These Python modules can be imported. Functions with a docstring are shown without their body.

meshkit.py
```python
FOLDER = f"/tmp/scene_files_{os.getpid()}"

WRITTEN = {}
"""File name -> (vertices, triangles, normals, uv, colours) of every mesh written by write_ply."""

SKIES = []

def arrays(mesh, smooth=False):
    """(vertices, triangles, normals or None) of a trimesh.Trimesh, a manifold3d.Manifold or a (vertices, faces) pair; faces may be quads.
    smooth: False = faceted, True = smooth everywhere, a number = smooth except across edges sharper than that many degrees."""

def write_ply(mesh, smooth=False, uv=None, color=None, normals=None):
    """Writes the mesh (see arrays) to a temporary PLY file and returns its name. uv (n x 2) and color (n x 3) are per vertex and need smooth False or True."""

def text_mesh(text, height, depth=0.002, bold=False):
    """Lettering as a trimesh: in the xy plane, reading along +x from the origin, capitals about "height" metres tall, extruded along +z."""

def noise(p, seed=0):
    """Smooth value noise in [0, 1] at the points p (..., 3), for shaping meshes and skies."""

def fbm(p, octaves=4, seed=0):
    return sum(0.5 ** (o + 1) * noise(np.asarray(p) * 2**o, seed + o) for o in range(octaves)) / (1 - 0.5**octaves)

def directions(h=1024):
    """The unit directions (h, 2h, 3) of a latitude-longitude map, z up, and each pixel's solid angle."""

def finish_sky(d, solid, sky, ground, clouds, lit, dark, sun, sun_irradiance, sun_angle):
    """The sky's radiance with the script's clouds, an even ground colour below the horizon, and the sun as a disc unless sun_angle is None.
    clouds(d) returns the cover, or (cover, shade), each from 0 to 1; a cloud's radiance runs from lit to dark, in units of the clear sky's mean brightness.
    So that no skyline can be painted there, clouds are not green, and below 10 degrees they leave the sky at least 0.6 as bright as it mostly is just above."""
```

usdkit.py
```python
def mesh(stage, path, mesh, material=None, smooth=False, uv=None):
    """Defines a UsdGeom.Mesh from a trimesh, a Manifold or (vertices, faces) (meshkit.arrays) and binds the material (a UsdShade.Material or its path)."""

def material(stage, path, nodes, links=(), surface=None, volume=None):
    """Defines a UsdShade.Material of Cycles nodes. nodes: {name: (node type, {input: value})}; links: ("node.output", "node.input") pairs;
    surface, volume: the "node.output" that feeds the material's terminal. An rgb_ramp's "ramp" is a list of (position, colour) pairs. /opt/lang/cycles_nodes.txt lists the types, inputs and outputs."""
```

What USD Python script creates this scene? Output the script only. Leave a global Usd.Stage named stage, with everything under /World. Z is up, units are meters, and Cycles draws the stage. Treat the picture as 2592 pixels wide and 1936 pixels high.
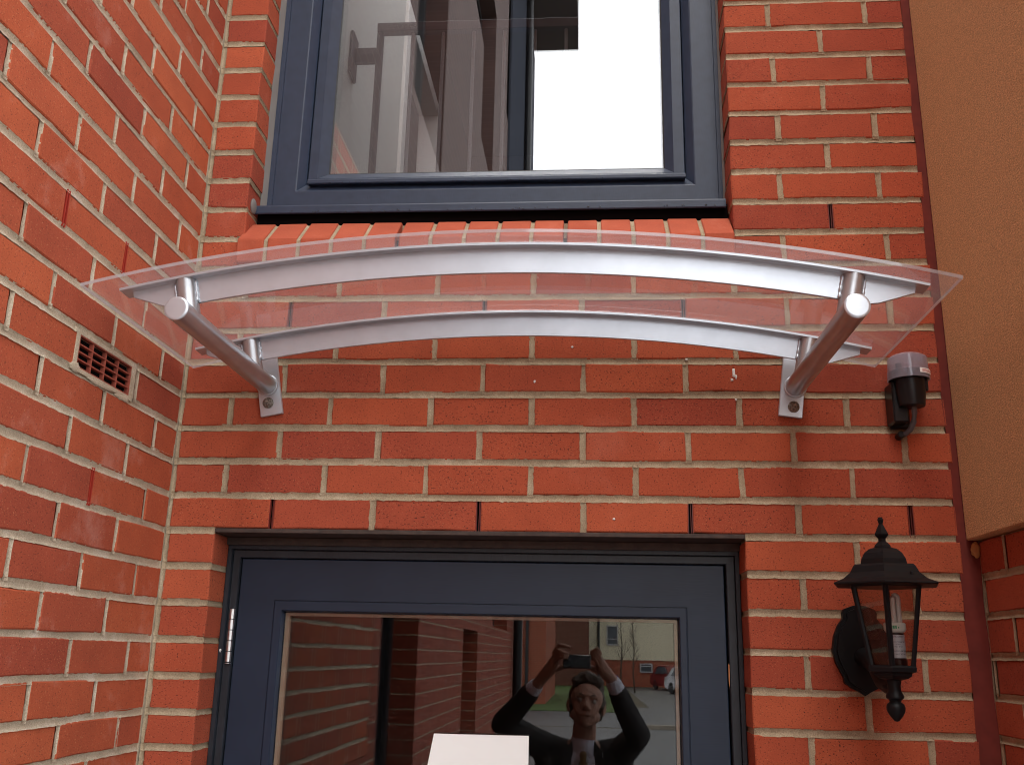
import math, random
import numpy as np
import trimesh
import manifold3d as m3
from shapely.geometry import Polygon
import usdkit, meshkit
from pxr import Usd, UsdGeom, UsdLux, UsdShade, Gf, Sdf

stage = Usd.Stage.CreateInMemory()
UsdGeom.Xform.Define(stage, '/World')
UsdGeom.Scope.Define(stage, '/World/Looks')
ZO = 2.14          # every height below is measured from the course over the door; the ground is at -2.14
GZ = -2.14

# ------------------------------------------------------------------ camera, sky, sun, exposure
CAM = (0.2372, -2.0423, -0.2856)
def cam_matrix(p, y, r):
    cy, sy, cp, sp = math.cos(y), math.sin(y), math.cos(p), math.sin(p)
    f = np.array([-sy*cp, cy*cp, sp]); rt = np.array([cy, sy, 0]); up = np.cross(rt, f)
    c, s = math.cos(r), math.sin(r)
    return rt*c + up*s, up*c - rt*s, f
RT, UP, FW = cam_matrix(0.27652, 0.08272, 0.02232)
cam = UsdGeom.Camera.Define(stage, '/World/camera')
cam.AddTransformOp().Set(Gf.Matrix4d(*RT, 0, *UP, 0, *(-FW), 0, CAM[0], CAM[1], CAM[2] + ZO, 1))
cam.CreateHorizontalApertureAttr(36.0)
cam.CreateFocalLengthAttr(36.0*2429.8/2592)
cam.CreateClippingRangeAttr(Gf.Vec2f(0.004, 1000))
cam.CreateExposureAttr(1.68)

SUN = np.array([-0.12, -0.52, 0.84]); SUN /= np.linalg.norm(SUN)
dome = UsdLux.DomeLight.Define(stage, '/World/sky')
dome.CreateIntensityAttr(1.0)
skymat = usdkit.material(stage, '/World/Looks/sky', {
    'sky': ('sky_texture', {'sky_type': 'single_scattering', 'sun_disc': False, 'sun_elevation': math.asin(SUN[2]), 'sun_rotation': math.atan2(SUN[0], SUN[1])}),
    'tc': ('texture_coordinate', {}),
    'no': ('noise_texture', {'scale': 2.2, 'detail': 5.0, 'roughness': 0.55}),
    'ra': ('rgb_ramp', {'ramp': [(0.3, (7.2, 7.4, 7.7)), (0.7, (9.2, 9.3, 9.4))]}),
    'mx': ('mix', {'fac': 0.93}),
    'bg': ('background_shader', {'strength': 0.11})},
    [('tc.generated', 'no.vector'), ('no.fac', 'ra.fac'), ('sky.color', 'mx.color1'), ('ra.color', 'mx.color2'), ('mx.color', 'bg.color')], surface='bg.background')
UsdShade.MaterialBindingAPI.Apply(dome.GetPrim()).Bind(skymat)
dome.GetPrim().SetCustomDataByKey('kind', 'structure')
sun = UsdLux.DistantLight.Define(stage, '/World/sun')
sun.CreateIntensityAttr(0.30); sun.CreateAngleAttr(40.0); sun.CreateNormalizeAttr(True); sun.CreateColorAttr(Gf.Vec3f(1.0, 0.95, 0.88))
zax = SUN; xax = np.cross([0, 0, 1], zax); xax /= np.linalg.norm(xax); yax = np.cross(zax, xax)
sun.AddTransformOp().Set(Gf.Matrix4d(*xax, 0, *yax, 0, *zax, 0, 0, 0, 0, 1))

# ------------------------------------------------------------------ helpers
used = {}
def numbered(parent, name):
    k = (parent, name); n = used.get(k, 0); used[k] = n + 1
    return name if n == 0 else f'{name}_{n:03d}'
BASE = {}
def tag(prim, label=None, cat=None, group=None, kind=None):
    for k, v in (('label', label), ('category', cat), ('group', group), ('kind', kind)):
        if v: prim.SetCustomDataByKey(k, v)
    return prim
def thing(name, label, cat, base=(0, 0, 0), group=None, kind=None):
    path = '/World/' + numbered('/World', name)
    x = UsdGeom.Xform.Define(stage, path); x.AddTranslateOp().Set(Gf.Vec3d(base[0], base[1], base[2] + ZO))
    BASE[path] = np.array(base, float)
    tag(x.GetPrim(), label, cat, group, kind)
    return path
def VF(mesh):
    if hasattr(mesh, 'to_mesh'):
        m = mesh.to_mesh(); return np.array(m.vert_properties[:, :3], float), np.array(m.tri_verts)
    if isinstance(mesh, (tuple, list)):
        v, f = np.asarray(mesh[0], float), np.asarray(mesh[1], int)
        if f.shape[1] == 4: f = np.vstack([f[:, [0, 1, 2]], f[:, [0, 2, 3]]])
        return v, f
    return np.array(mesh.vertices, float), np.array(mesh.faces)
def obj(name, mesh, mat, parent='/World', smooth=False, **kw):
    v, f = VF(mesh)
    if parent == '/World': v = v + [0, 0, ZO]; path = '/World/' + numbered('/World', name)
    else:
        root = '/'.join(parent.split('/')[:3]); v = v - BASE[root]; path = parent + '/' + numbered(parent, name)
    usdkit.mesh(stage, path, (v, f), mat, smooth=smooth)
    tag(stage.GetPrimAtPath(path), **kw)
    return path
def cat(ms):
    vs, fs, n = [], [], 0
    for m in ms:
        v, f = VF(m); vs.append(v); fs.append(f + n); n += len(v)
    return np.vstack(vs), np.vstack(fs)
def box(x0, x1, y0, y1, z0, z1):
    v = np.array([[x, y, z] for x in (x0, x1) for y in (y0, y1) for z in (z0, z1)], float)
    f = np.array([[0, 1, 3, 2], [4, 6, 7, 5], [0, 4, 5, 1], [2, 3, 7, 6], [0, 2, 6, 4], [1, 5, 7, 3]])
    return VF((v, f))
def bevbox(x0, x1, y0, y1, z0, z1, b=0.002):
    c = []
    for d in ((0, b, b), (b, 0, b), (b, b, 0)):
        for x in (x0 + d[0], x1 - d[0]):
            for y in (y0 + d[1], y1 - d[1]):
                for z in (z0 + d[2], z1 - d[2]): c.append((x, y, z))
    h = trimesh.convex.convex_hull(np.array(c)); return VF(h)
def sweep(secs, closed_ends=True):
    secs = np.asarray(secs, float); n, k = secs.shape[:2]
    v = secs.reshape(-1, 3); f = []
    for i in range(n - 1):
        for j in range(k):
            a, b = i*k + j, i*k + (j + 1) % k; f.append((a, b, b + k, a + k))
    f = VF((v, np.array(f)))[1]
    if closed_ends:
        tri = [(0, j + 1, j) for j in range(1, k - 1)] + [((n-1)*k, (n-1)*k + j, (n-1)*k + j + 1) for j in range(1, k - 1)]
        f = np.vstack([f, tri])
    return v, f
def lathe(profile, n=24, phase=0.0, c=(0, 0, 0)):
    p = np.array(profile, float); a = phase + np.arange(n)*2*math.pi/n
    secs = np.stack([np.stack([r*np.cos(a), r*np.sin(a), np.full(n, z)], 1) for r, z in p]) + np.array(c)
    return sweep(secs, False)
def tube(p0, p1, r, n=24, bev=0.0015):
    p0, p1 = np.array(p0, float), np.array(p1, float); L = np.linalg.norm(p1 - p0)
    v, f = lathe([(0, 0), (r - bev, 0), (r, bev), (r, L - bev), (r - bev, L), (0, L)], n)
    T = trimesh.geometry.align_vectors([0, 0, 1], (p1 - p0)/L)[:3, :3]
    return v @ T.T + p0, f
def path_tube(pts, r, n=8):
    pts = np.array(pts, float); secs = []
    for i, p in enumerate(pts):
        d = pts[min(i+1, len(pts)-1)] - pts[max(i-1, 0)]; d /= np.linalg.norm(d)
        u = np.cross(d, [0, 0, 1] if abs(d[2]) < .9 else [1, 0, 0]); u /= np.linalg.norm(u); w = np.cross(d, u)
        a = np.arange(n)*2*math.pi/n; rr = r[i] if np.ndim(r) else r
        secs.append(p + rr*(np.cos(a)[:, None]*u + np.sin(a)[:, None]*w))
    return sweep(secs)
def rings(rs):
    """frame built of rectangular rings (x0, x1, z0, z1, y), mitred at the corners"""
    v = []
    for x0, x1, z0, z1, y in rs: v += [(x0, y, z0), (x1, y, z0), (x1, y, z1), (x0, y, z1)]
    f = []
    for i in range(len(rs) - 1):
        for j in range(4):
            a, b = i*4 + j, i*4 + (j+1) % 4; f.append((a, b, b + 4, a + 4))
    v, f = VF((np.array(v), np.array(f)))
    v = v[f].reshape(-1, 3); return v, np.arange(len(v)).reshape(-1, 3)
def rot(mesh, ang, axis, at):
    v, f = VF(mesh); R = trimesh.transformations.rotation_matrix(ang, axis, at)
    return v @ R[:3, :3].T + R[:3, 3], f
def tw(x, z, y):
    """a point measured on the plane y=0.1, carried along its sight line to depth y"""
    k = (2.0423 + y)/2.1423
    return CAM[0] + (x - CAM[0])*k, CAM[2] + (z - CAM[2])*k
def hull(spheres):
    ms = [m3.Manifold.sphere(r, 16).translate(tuple(map(float, p))) for p, r in spheres]
    return m3.Manifold.batch_hull(ms)
def union(ms): return m3.Manifold.batch_boolean(ms, m3.OpType.Add)
def soften(m, length=0.012, it=8):
    m = m.refine_to_length(length); v, f = VF(m)
    t = trimesh.Trimesh(v, f, process=True); trimesh.smoothing.filter_taubin(t, iterations=it)
    return VF(t)

# ------------------------------------------------------------------ materials
def principled(name, color, rough=0.5, metallic=0.0, bump=None, var=None, spec=0.5, **kw):
    nodes = {'geo': ('geometry', {}), 'p': ('principled_bsdf', {'base_color': color, 'roughness': rough, 'metallic': metallic, 'specular_ior_level': spec, **kw})}
    links = []
    if var:      # (scale, amount): soft blotches in tone
        sc, am = var
        nodes['vn'] = ('noise_texture', {'scale': sc, 'detail': 5.0, 'roughness': 0.6})
        nodes['vr'] = ('rgb_ramp', {'ramp': [(0.3, tuple(c*(1-am) for c in color)), (0.7, tuple(min(1, c*(1+am)) for c in color))]})
        links += [('geo.position', 'vn.vector'), ('vn.fac', 'vr.fac'), ('vr.color', 'p.base_color')]
    if bump:     # (scale vector or number, strength, distance)
        sc, st, di = bump
        nodes['map'] = ('mapping', {'scale': (sc, sc, sc) if np.ndim(sc) == 0 else sc})
        nodes['bn'] = ('noise_texture', {'scale': 1.0, 'detail': 3.0, 'roughness': 0.6})
        nodes['bu'] = ('bump', {'strength': st, 'distance': di})
        links += [('geo.position', 'map.vector'), ('map.vector', 'bn.vector'), ('bn.fac', 'bu.height'), ('bu.normal', 'p.normal')]
    return usdkit.material(stage, '/World/Looks/' + name, nodes, links, surface='p.BSDF')

def brick_mat(name, tones, speck=0.8, bloom=0.3, light=0.5):
    n = {'geo': ('geometry', {}), 'oi': ('object_info', {}),
         'tone': ('rgb_ramp', {'ramp': tones}),
         'n1': ('noise_texture', {'scale': 11.0, 'detail': 5.0, 'roughness': 0.6}),
         'r1': ('rgb_ramp', {'ramp': [(0.3, (0.88, 0.84, 0.85)), (0.7, (1.08, 1.06, 1.04))]}),
         'm1': ('mix', {'mix_type': 'multiply', 'fac': 1.0}),
         'map': ('mapping', {'scale': (1.0, 1.0, 1.6)}),
         'n2': ('noise_texture', {'scale': 250.0, 'detail': 2.5, 'roughness': 0.6}),
         'r2': ('rgb_ramp', {'ramp': [(0.0, (1, 1, 1)), (0.345, (1, 1, 1)), (0.405, (0, 0, 0)), (1.0, (0, 0, 0))]}),
         's2': ('math', {'math_type': 'multiply', 'value2': speck}),
         'm2': ('mix', {'color2': (0.05, 0.016, 0.012)}),
         'n3': ('noise_texture', {'scale': 410.0, 'detail': 1.0}),
         'r3': ('rgb_ramp', {'ramp': [(0.0, (0, 0, 0)), (0.66, (0, 0, 0)), (0.74, (1, 1, 1)), (1.0, (1, 1, 1))]}),
         's3': ('math', {'math_type': 'multiply', 'value2': light}),
         'm3': ('mix', {'color2': (0.62, 0.28, 0.14)}),
         'n4': ('noise_texture', {'scale': 5.5, 'detail': 8.0, 'roughness': 0.68}),
         'r4': ('rgb_ramp', {'ramp': [(0.0, (0, 0, 0)), (0.57, (0, 0, 0)), (0.74, (1, 1, 1)), (1.0, (1, 1, 1))]}),
         's4': ('math', {'math_type': 'multiply', 'value2': bloom}),
         'm4': ('mix', {'color2': (0.52, 0.34, 0.29)}),
         'nb': ('noise_texture', {'scale': 230.0, 'detail': 4.0, 'roughness': 0.65}),
         'bu': ('bump', {'strength': 0.55, 'distance': 0.0012}),
         'p': ('principled_bsdf', {'roughness': 0.88, 'specular_ior_level': 0.22})}
    l = [('oi.random', 'tone.fac'), ('geo.position', 'n1.vector'), ('n1.fac', 'r1.fac'), ('tone.color', 'm1.color1'), ('r1.color', 'm1.color2'),
         ('geo.position', 'map.vector'), ('map.vector', 'n2.vector'), ('n2.fac', 'r2.fac'), ('r2.color', 's2.value1'), ('s2.value', 'm2.fac'), ('m1.color', 'm2.color1'),
         ('geo.position', 'n3.vector'), ('n3.fac', 'r3.fac'), ('r3.color', 's3.value1'), ('s3.value', 'm3.fac'), ('m2.color', 'm3.color1'),
         ('geo.position', 'n4.vector'), ('n4.fac', 'r4.fac'), ('r4.color', 's4.value1'), ('s4.value', 'm4.fac'), ('m3.color', 'm4.color1'),
         ('m4.color', 'p.base_color'), ('geo.position', 'nb.vector'), ('nb.fac', 'bu.height'), ('bu.normal', 'p.normal')]
    return usdkit.material(stage, '/World/Looks/' + name, n, l, surface='p.BSDF')

M = {}
TON = [(0.0, (0.38, 0.078, 0.036)), (0.25, (0.41, 0.086, 0.039)), (0.42, (0.31, 0.060, 0.034)), (0.5, (0.36, 0.072, 0.037)), (0.62, (0.45, 0.102, 0.046)), (0.75, (0.43, 0.092, 0.040)), (1.0, (0.34, 0.069, 0.037))]
M['brick'] = brick_mat('brick', TON, 0.85, 0.09, 0.4)
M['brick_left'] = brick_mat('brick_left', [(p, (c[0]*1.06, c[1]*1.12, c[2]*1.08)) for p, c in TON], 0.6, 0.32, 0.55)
M['brick_sill'] = brick_mat('brick_sill', [(0, (0.45, 0.105, 0.056)), (1, (0.42, 0.094, 0.048))], 0.12, 0.15, 0.2)
def mortar_mat(name, color, bright):
    n = {'geo': ('geometry', {}), 'n1': ('noise_texture', {'scale': 14.0, 'detail': 6.0, 'roughness': 0.65}),
         'r1': ('rgb_ramp', {'ramp': [(0.28, tuple(c*0.72 for c in color)), (0.55, color), (0.75, bright)]}),
         'n2': ('noise_texture', {'scale': 500.0, 'detail': 2.0}), 'r2': ('rgb_ramp', {'ramp': [(0.3, (0.7, 0.68, 0.64)), (0.65, (1.12, 1.12, 1.12))]}),
         'm': ('mix', {'mix_type': 'multiply', 'fac': 1.0}), 'bu': ('bump', {'strength': 0.9, 'distance': 0.0016}),
         'nb': ('noise_texture', {'scale': 320.0, 'detail': 4.0, 'roughness': 0.7}), 'p': ('principled_bsdf', {'roughness': 0.92, 'specular_ior_level': 0.2})}
    l = [('geo.position', 'n1.vector'), ('n1.fac', 'r1.fac'), ('geo.position', 'n2.vector'), ('n2.fac', 'r2.fac'), ('r1.color', 'm.color1'), ('r2.color', 'm.color2'),
         ('m.color', 'p.base_color'), ('geo.position', 'nb.vector'), ('nb.fac', 'bu.height'), ('bu.normal', 'p.normal')]
    return usdkit.material(stage, '/World/Looks/' + name, n, l, surface='p.BSDF')
M['mortar'] = mortar_mat('mortar', (0.43, 0.34, 0.23), (0.55, 0.45, 0.33))
M['mortar_pale'] = mortar_mat('mortar_pale', (0.56, 0.47, 0.35), (0.70, 0.63, 0.53))
def far_brick(name, axis, vm=0.0765, off=0.0, c1=(0.42, 0.08, 0.034), c2=(0.35, 0.06, 0.03), mortar=(0.36, 0.27, 0.18)):
    """brick pattern for stretches of wall too far off, or too far out of frame, to build brick by brick"""
    n = {'geo': ('geometry', {}), 'sep': ('separate_xyz', {}), 'com': ('combine_xyz', {}), 'ad': ('math', {'math_type': 'add', 'value2': off}),
         'br': ('brick_texture', {'color1': c1, 'color2': c2, 'mortar': mortar, 'scale': 1.0, 'mortar_size': 0.0045, 'mortar_smooth': 0.15, 'brick_width': 0.2245, 'row_height': vm}),
         'inv': ('math', {'math_type': 'subtract', 'value1': 1.0}), 'bu': ('bump', {'strength': 0.7, 'distance': 0.004}),
         'p': ('principled_bsdf', {'roughness': 0.8, 'specular_ior_level': 0.3})}
    l = [('geo.position', 'sep.vector'), (f'sep.{axis}', 'com.x'), ('sep.z', 'ad.value1'), ('ad.value', 'com.y'), ('com.vector', 'br.vector'), ('br.color', 'p.base_color'),
         ('br.fac', 'inv.value2'), ('inv.value', 'bu.height'), ('bu.normal', 'p.normal')]
    return usdkit.material(stage, '/World/Looks/' + name, n, l, surface='p.BSDF')
VM = 0.0765
offz = -(ZO - 0.5*VM) % VM
M['far_x'] = far_brick('far_brick_facing_y', 'x', off=offz); M['far_y'] = far_brick('far_brick_facing_x', 'y', off=offz, c1=(0.31, 0.062, 0.03), c2=(0.26, 0.05, 0.026))  # the facing-x copy is darkened to dim the wall mirrored in the door
M['shaded_brick'] = far_brick('shaded_brick', 'x', c1=(0.13, 0.035, 0.022), c2=(0.10, 0.028, 0.02))  # brick colour darkened to carry the shade on the gable side
M['block_brick'] = far_brick('block_brick', 'x', c1=(0.36, 0.09, 0.045), c2=(0.31, 0.07, 0.04))
M['weep'] = principled('weep_plastic', (0.17, 0.022, 0.014), 0.45)
M['weep_red'] = principled('weep_plastic_red', (0.33, 0.028, 0.016), 0.4)
M['void'] = principled('opening_shade_black', (0.006, 0.004, 0.004), 0.9, spec=0.05)  # black colour stands in for the dark inside shallow openings
M['terracotta'] = principled('terracotta', (0.30, 0.062, 0.035), 0.75, bump=(300, 0.5, 0.001), var=(60, 0.25))
M['lintel'] = principled('lintel_steel', (0.05, 0.030, 0.023), 0.7, var=(40, 0.45), bump=(150, 0.4, 0.001))
M['sealant'] = principled('red_sealant', (0.16, 0.022, 0.014), 0.92, var=(20, 0.2), bump=(60, 0.3, 0.001))
M['silicone'] = principled('grey_silicone', (0.17, 0.16, 0.15), 0.5, bump=(60, 0.3, 0.001))
M['pvc'] = principled('anthracite_pvc', (0.028, 0.040, 0.070), 0.45, spec=0.4, bump=((900, 900, 60), 0.35, 0.0006), var=(30, 0.12))
M['pvc_h'] = principled('anthracite_pvc_across', (0.028, 0.040, 0.070), 0.45, spec=0.4, bump=((60, 900, 900), 0.35, 0.0006), var=(30, 0.12))
M['gasket'] = principled('black_rubber', (0.012, 0.012, 0.014), 0.6)
M['door_paint'] = principled('dark_blue_gloss_paint', (0.012, 0.021, 0.042), 0.46, bump=((25, 300, 300), 0.16, 0.0010), var=(9, 0.12), spec=0.4)
M['frame_paint'] = principled('dark_grey_frame_paint', (0.013, 0.016, 0.022), 0.48, bump=((160, 160, 40), 0.5, 0.0012), var=(25, 0.25))
M['steel'] = principled('brushed_steel', (0.57, 0.605, 0.65), 0.33, 0.62, bump=((25, 600, 600), 0.16, 0.0008), var=(18, 0.06))
M['steel_tube'] = principled('satin_steel_tube', (0.47, 0.475, 0.49), 0.33, 0.85, bump=((700, 40, 700), 0.16, 0.0008), var=(22, 0.08))
M['steel_worn'] = principled('worn_bolt_steel', (0.30, 0.27, 0.23), 0.34, 0.9, bump=(420, 1.0, 0.003), var=(260, 0.7))
M['chrome'] = principled('hinge_steel', (0.75, 0.75, 0.75), 0.33, 1.0)
M['render'] = principled('orange_render', (0.74, 0.41, 0.20), 0.9, bump=(300, 1.0, 0.008), var=(380, 0.30), spec=0.2)
M['foam'] = principled('builders_foam', (0.42, 0.19, 0.06), 0.8, bump=(200, 0.8, 0.002))
M['black_cast'] = principled('black_cast_metal', (0.004, 0.004, 0.005), 0.5, bump=(380, 0.35, 0.0008), spec=0.25)
M['black_plastic'] = principled('black_plastic', (0.006, 0.006, 0.007), 0.35, spec=0.35)
M['grey_cable'] = principled('grey_plastic', (0.09, 0.09, 0.095), 0.5)
M['paper'] = principled('white_paper', (0.92, 0.93, 0.91), 0.8)
M['white_gloss'] = principled('white_bulb_glass', (0.78, 0.78, 0.76), 0.25)
M['bulb_collar'] = principled('white_bulb_plastic', (0.74, 0.78, 0.74), 0.4)
M['bulb_label'] = principled('pale_blue_foil_label', (0.58, 0.63, 0.72), 0.35, 0.2)
M['ink'] = principled('dark_ink', (0.03, 0.03, 0.05), 0.6)
M['green_ink'] = principled('green_ink', (0.05, 0.38, 0.20), 0.6)
M['red_ink'] = principled('red_ink', (0.45, 0.05, 0.04), 0.6)
M['splash'] = principled('white_splash', (0.75, 0.74, 0.70), 0.7)

def pane_mat(name, r0, tint=(1, 1, 1), haze=0.0, haze_color=(0.8, 0.8, 0.8), rough=0.0, power=5.0):
    n = {'lw': ('layer_weight', {'blend': 0.5}), 'pw': ('math', {'math_type': 'power', 'value2': power}), 'ma': ('math', {'math_type': 'multiply_add', 'value2': 1 - r0, 'value3': r0, 'use_clamp': True}),
         't': ('transparent_bsdf', {'color': tint}), 'g': ('glossy_bsdf', {'color': (1, 1, 1), 'roughness': rough}), 'mx': ('mix_closure', {})}
    l = [('lw.facing', 'pw.value1'), ('pw.value', 'ma.value1'), ('ma.value', 'mx.fac'), ('t.BSDF', 'mx.closure1'), ('g.BSDF', 'mx.closure2')]
    out = 'mx.closure'
    if haze:
        n['d'] = ('diffuse_bsdf', {'color': haze_color}); n['tr'] = ('translucent_bsdf', {'color': haze_color}); n['dm'] = ('mix_closure', {'fac': 0.5}); n['hm'] = ('mix_closure', {'fac': haze})
        l += [('d.BSDF', 'dm.closure1'), ('tr.BSDF', 'dm.closure2'), ('mx.closure', 'hm.closure1'), ('dm.closure', 'hm.closure2')]; out = 'hm.closure'
    return usdkit.material(stage, '/World/Looks/' + name, n, l, surface=out)
M['window_glass'] = pane_mat('window_glass', 0.138)
M['door_glass'] = pane_mat('door_glass', 0.030)
M['sheet'] = pane_mat('clear_canopy_sheet', 0.024, (0.97, 0.97, 0.97), 0.032, (0.8, 0.78, 0.80))
M['sheet_edge'] = pane_mat('canopy_sheet_edge', 0.06, (0.9, 0.9, 0.9), 0.26, (0.70, 0.69, 0.71))
M['lantern_glass'] = pane_mat('lantern_glass', 0.035, (0.86, 0.84, 0.82))
M['sensor_dome'] = pane_mat('smoky_dome', 0.05, (0.82, 0.80, 0.84), 0.24, (0.62, 0.58, 0.64))

# ------------------------------------------------------------------ brickwork
XL, XR, XE = -0.685, 1.0285, 0.992       # left wall face, right brick face, end of the front wall's bricks
rng = np.random.default_rng(7)
def sag(t):      # the lowest courses beside the door run a little tight
    r = np.asarray(t)/VM
    return np.interp(r, [-9.5, -7.5, -6.5, -5.5, -4.5, -3.5], [0.30, 0.27, 0.195, 0.10, 0.033, 0.0])*VM
def on_front(s, t, d):
    s, t, d = map(np.asarray, (s, t, d)); k = np.clip((-0.3 - s)/0.2, 0, 1)
    return np.stack([s, -d, t + sag(t)*k], -1)
def on_left(s, t, d):
    s, t, d = map(np.asarray, (s, t, d))
    return np.stack([XL + d, -s, t + sag(t)], -1)
def on_right(s, t, d):
    s, t, d = map(np.asarray, (s, t, d))
    return np.stack([XR - d, -s, t + 0*s], -1)
FLIP = {on_front: False, on_left: True, on_right: False}
def brick_mesh(place, s0, s1, t0, t1, depth=0.03, jit=0.0009, bev=0.0026):
    k = max(2, int(round((s1 - s0)/0.072)))
    ss = np.linspace(s0, s1, k + 1)
    ring = [(s, t0) for s in ss] + [(s, t1) for s in ss[::-1]]
    ring = np.array(ring); n = len(ring)
    ring += rng.normal(0, jit, ring.shape)
    c = np.array([(s0 + s1)/2, (t0 + t1)/2])
    proud = rng.normal(0, 0.0007); tilt = rng.normal(0, 0.006, 2)
    inn = ring + np.clip(c - ring, -bev, bev)
    dd = lambda p: proud + (p - c) @ tilt*0.5
    A = place(ring[:, 0], ring[:, 1], np.full(n, -depth)); B = place(ring[:, 0], ring[:, 1], dd(ring) - bev*0.8); C = place(inn[:, 0], inn[:, 1], dd(inn))
    v = np.vstack([A, B, C]); f = []
    for lay in (0, n):
        for j in range(n):
            a, b = lay + j, lay + (j + 1) % n; f += [(a, b, b + n), (a, b + n, a + n)]
    half = k + 1
    for j in range(k):       # front: strips between lower and upper edge
        a, b = 2*n + j, 2*n + j + 1; q, w = 2*n + n - 1 - j, 2*n + n - 2 - j
        f += [(a, b, w), (a, w, q)]
    f = np.array(f)
    return v, f[:, ::-1] if FLIP[place] else f
PROF = [(-0.5, -0.0002), (-0.36, -0.0022), (-0.05, -0.0036), (0.25, -0.0024), (0.5, 0.0001)]     # from the upper edge to the lower: raked, lip below
def joint(place, s0, s1, tc, w, upright=False, step=0.006, seed=0):
    n = max(3, int(abs(s1 - s0)/step)); ss = np.linspace(s0, s1, n)
    base = np.stack([ss*170 + seed*13.7, np.full(n, tc*91.0), np.full(n, seed*3.1)], 1)
    e1 = (meshkit.fbm(base, 3, 1) - .5)*0.0052; e2 = (meshkit.fbm(base + 50, 3, 2) - .5)*0.0052; dz = (meshkit.fbm(base*[0.35, 1, 1] + 9, 3, 3) - .5)*0.003
    cols = []
    for q, d in PROF:
        off = -q*w + (e1*(-q + .5) + e2*(q + .5)) if not upright else q*w + (e1*(.5 - q) + e2*(q + .5))
        dd = d*(0.75 if upright else 1.0) + dz*(1 - 2*abs(q))
        t = tc + off
        cols.append(place(ss, t, dd) if not upright else place(t, ss, dd))
    v = np.stack(cols, 1).reshape(-1, 3); k = len(PROF); f = []
    for i in range(n - 1):
        for j in range(k - 1):
            a = i*k + j; f += [(a, a + 1, a + k + 1), (a, a + k + 1, a + k)]
    return v, np.array(f)
def joint_skirt(place, s0, s1, t0, t1):      # the mortar behind: a plain sheet a little deeper
    v = np.array([place(s, t, -0.010) for s, t in ((s0, t0), (s1, t0), (s1, t1), (s0, t1))]); return v, np.array([(0, 1, 2), (0, 2, 3)])
HB = 0.0318

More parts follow.
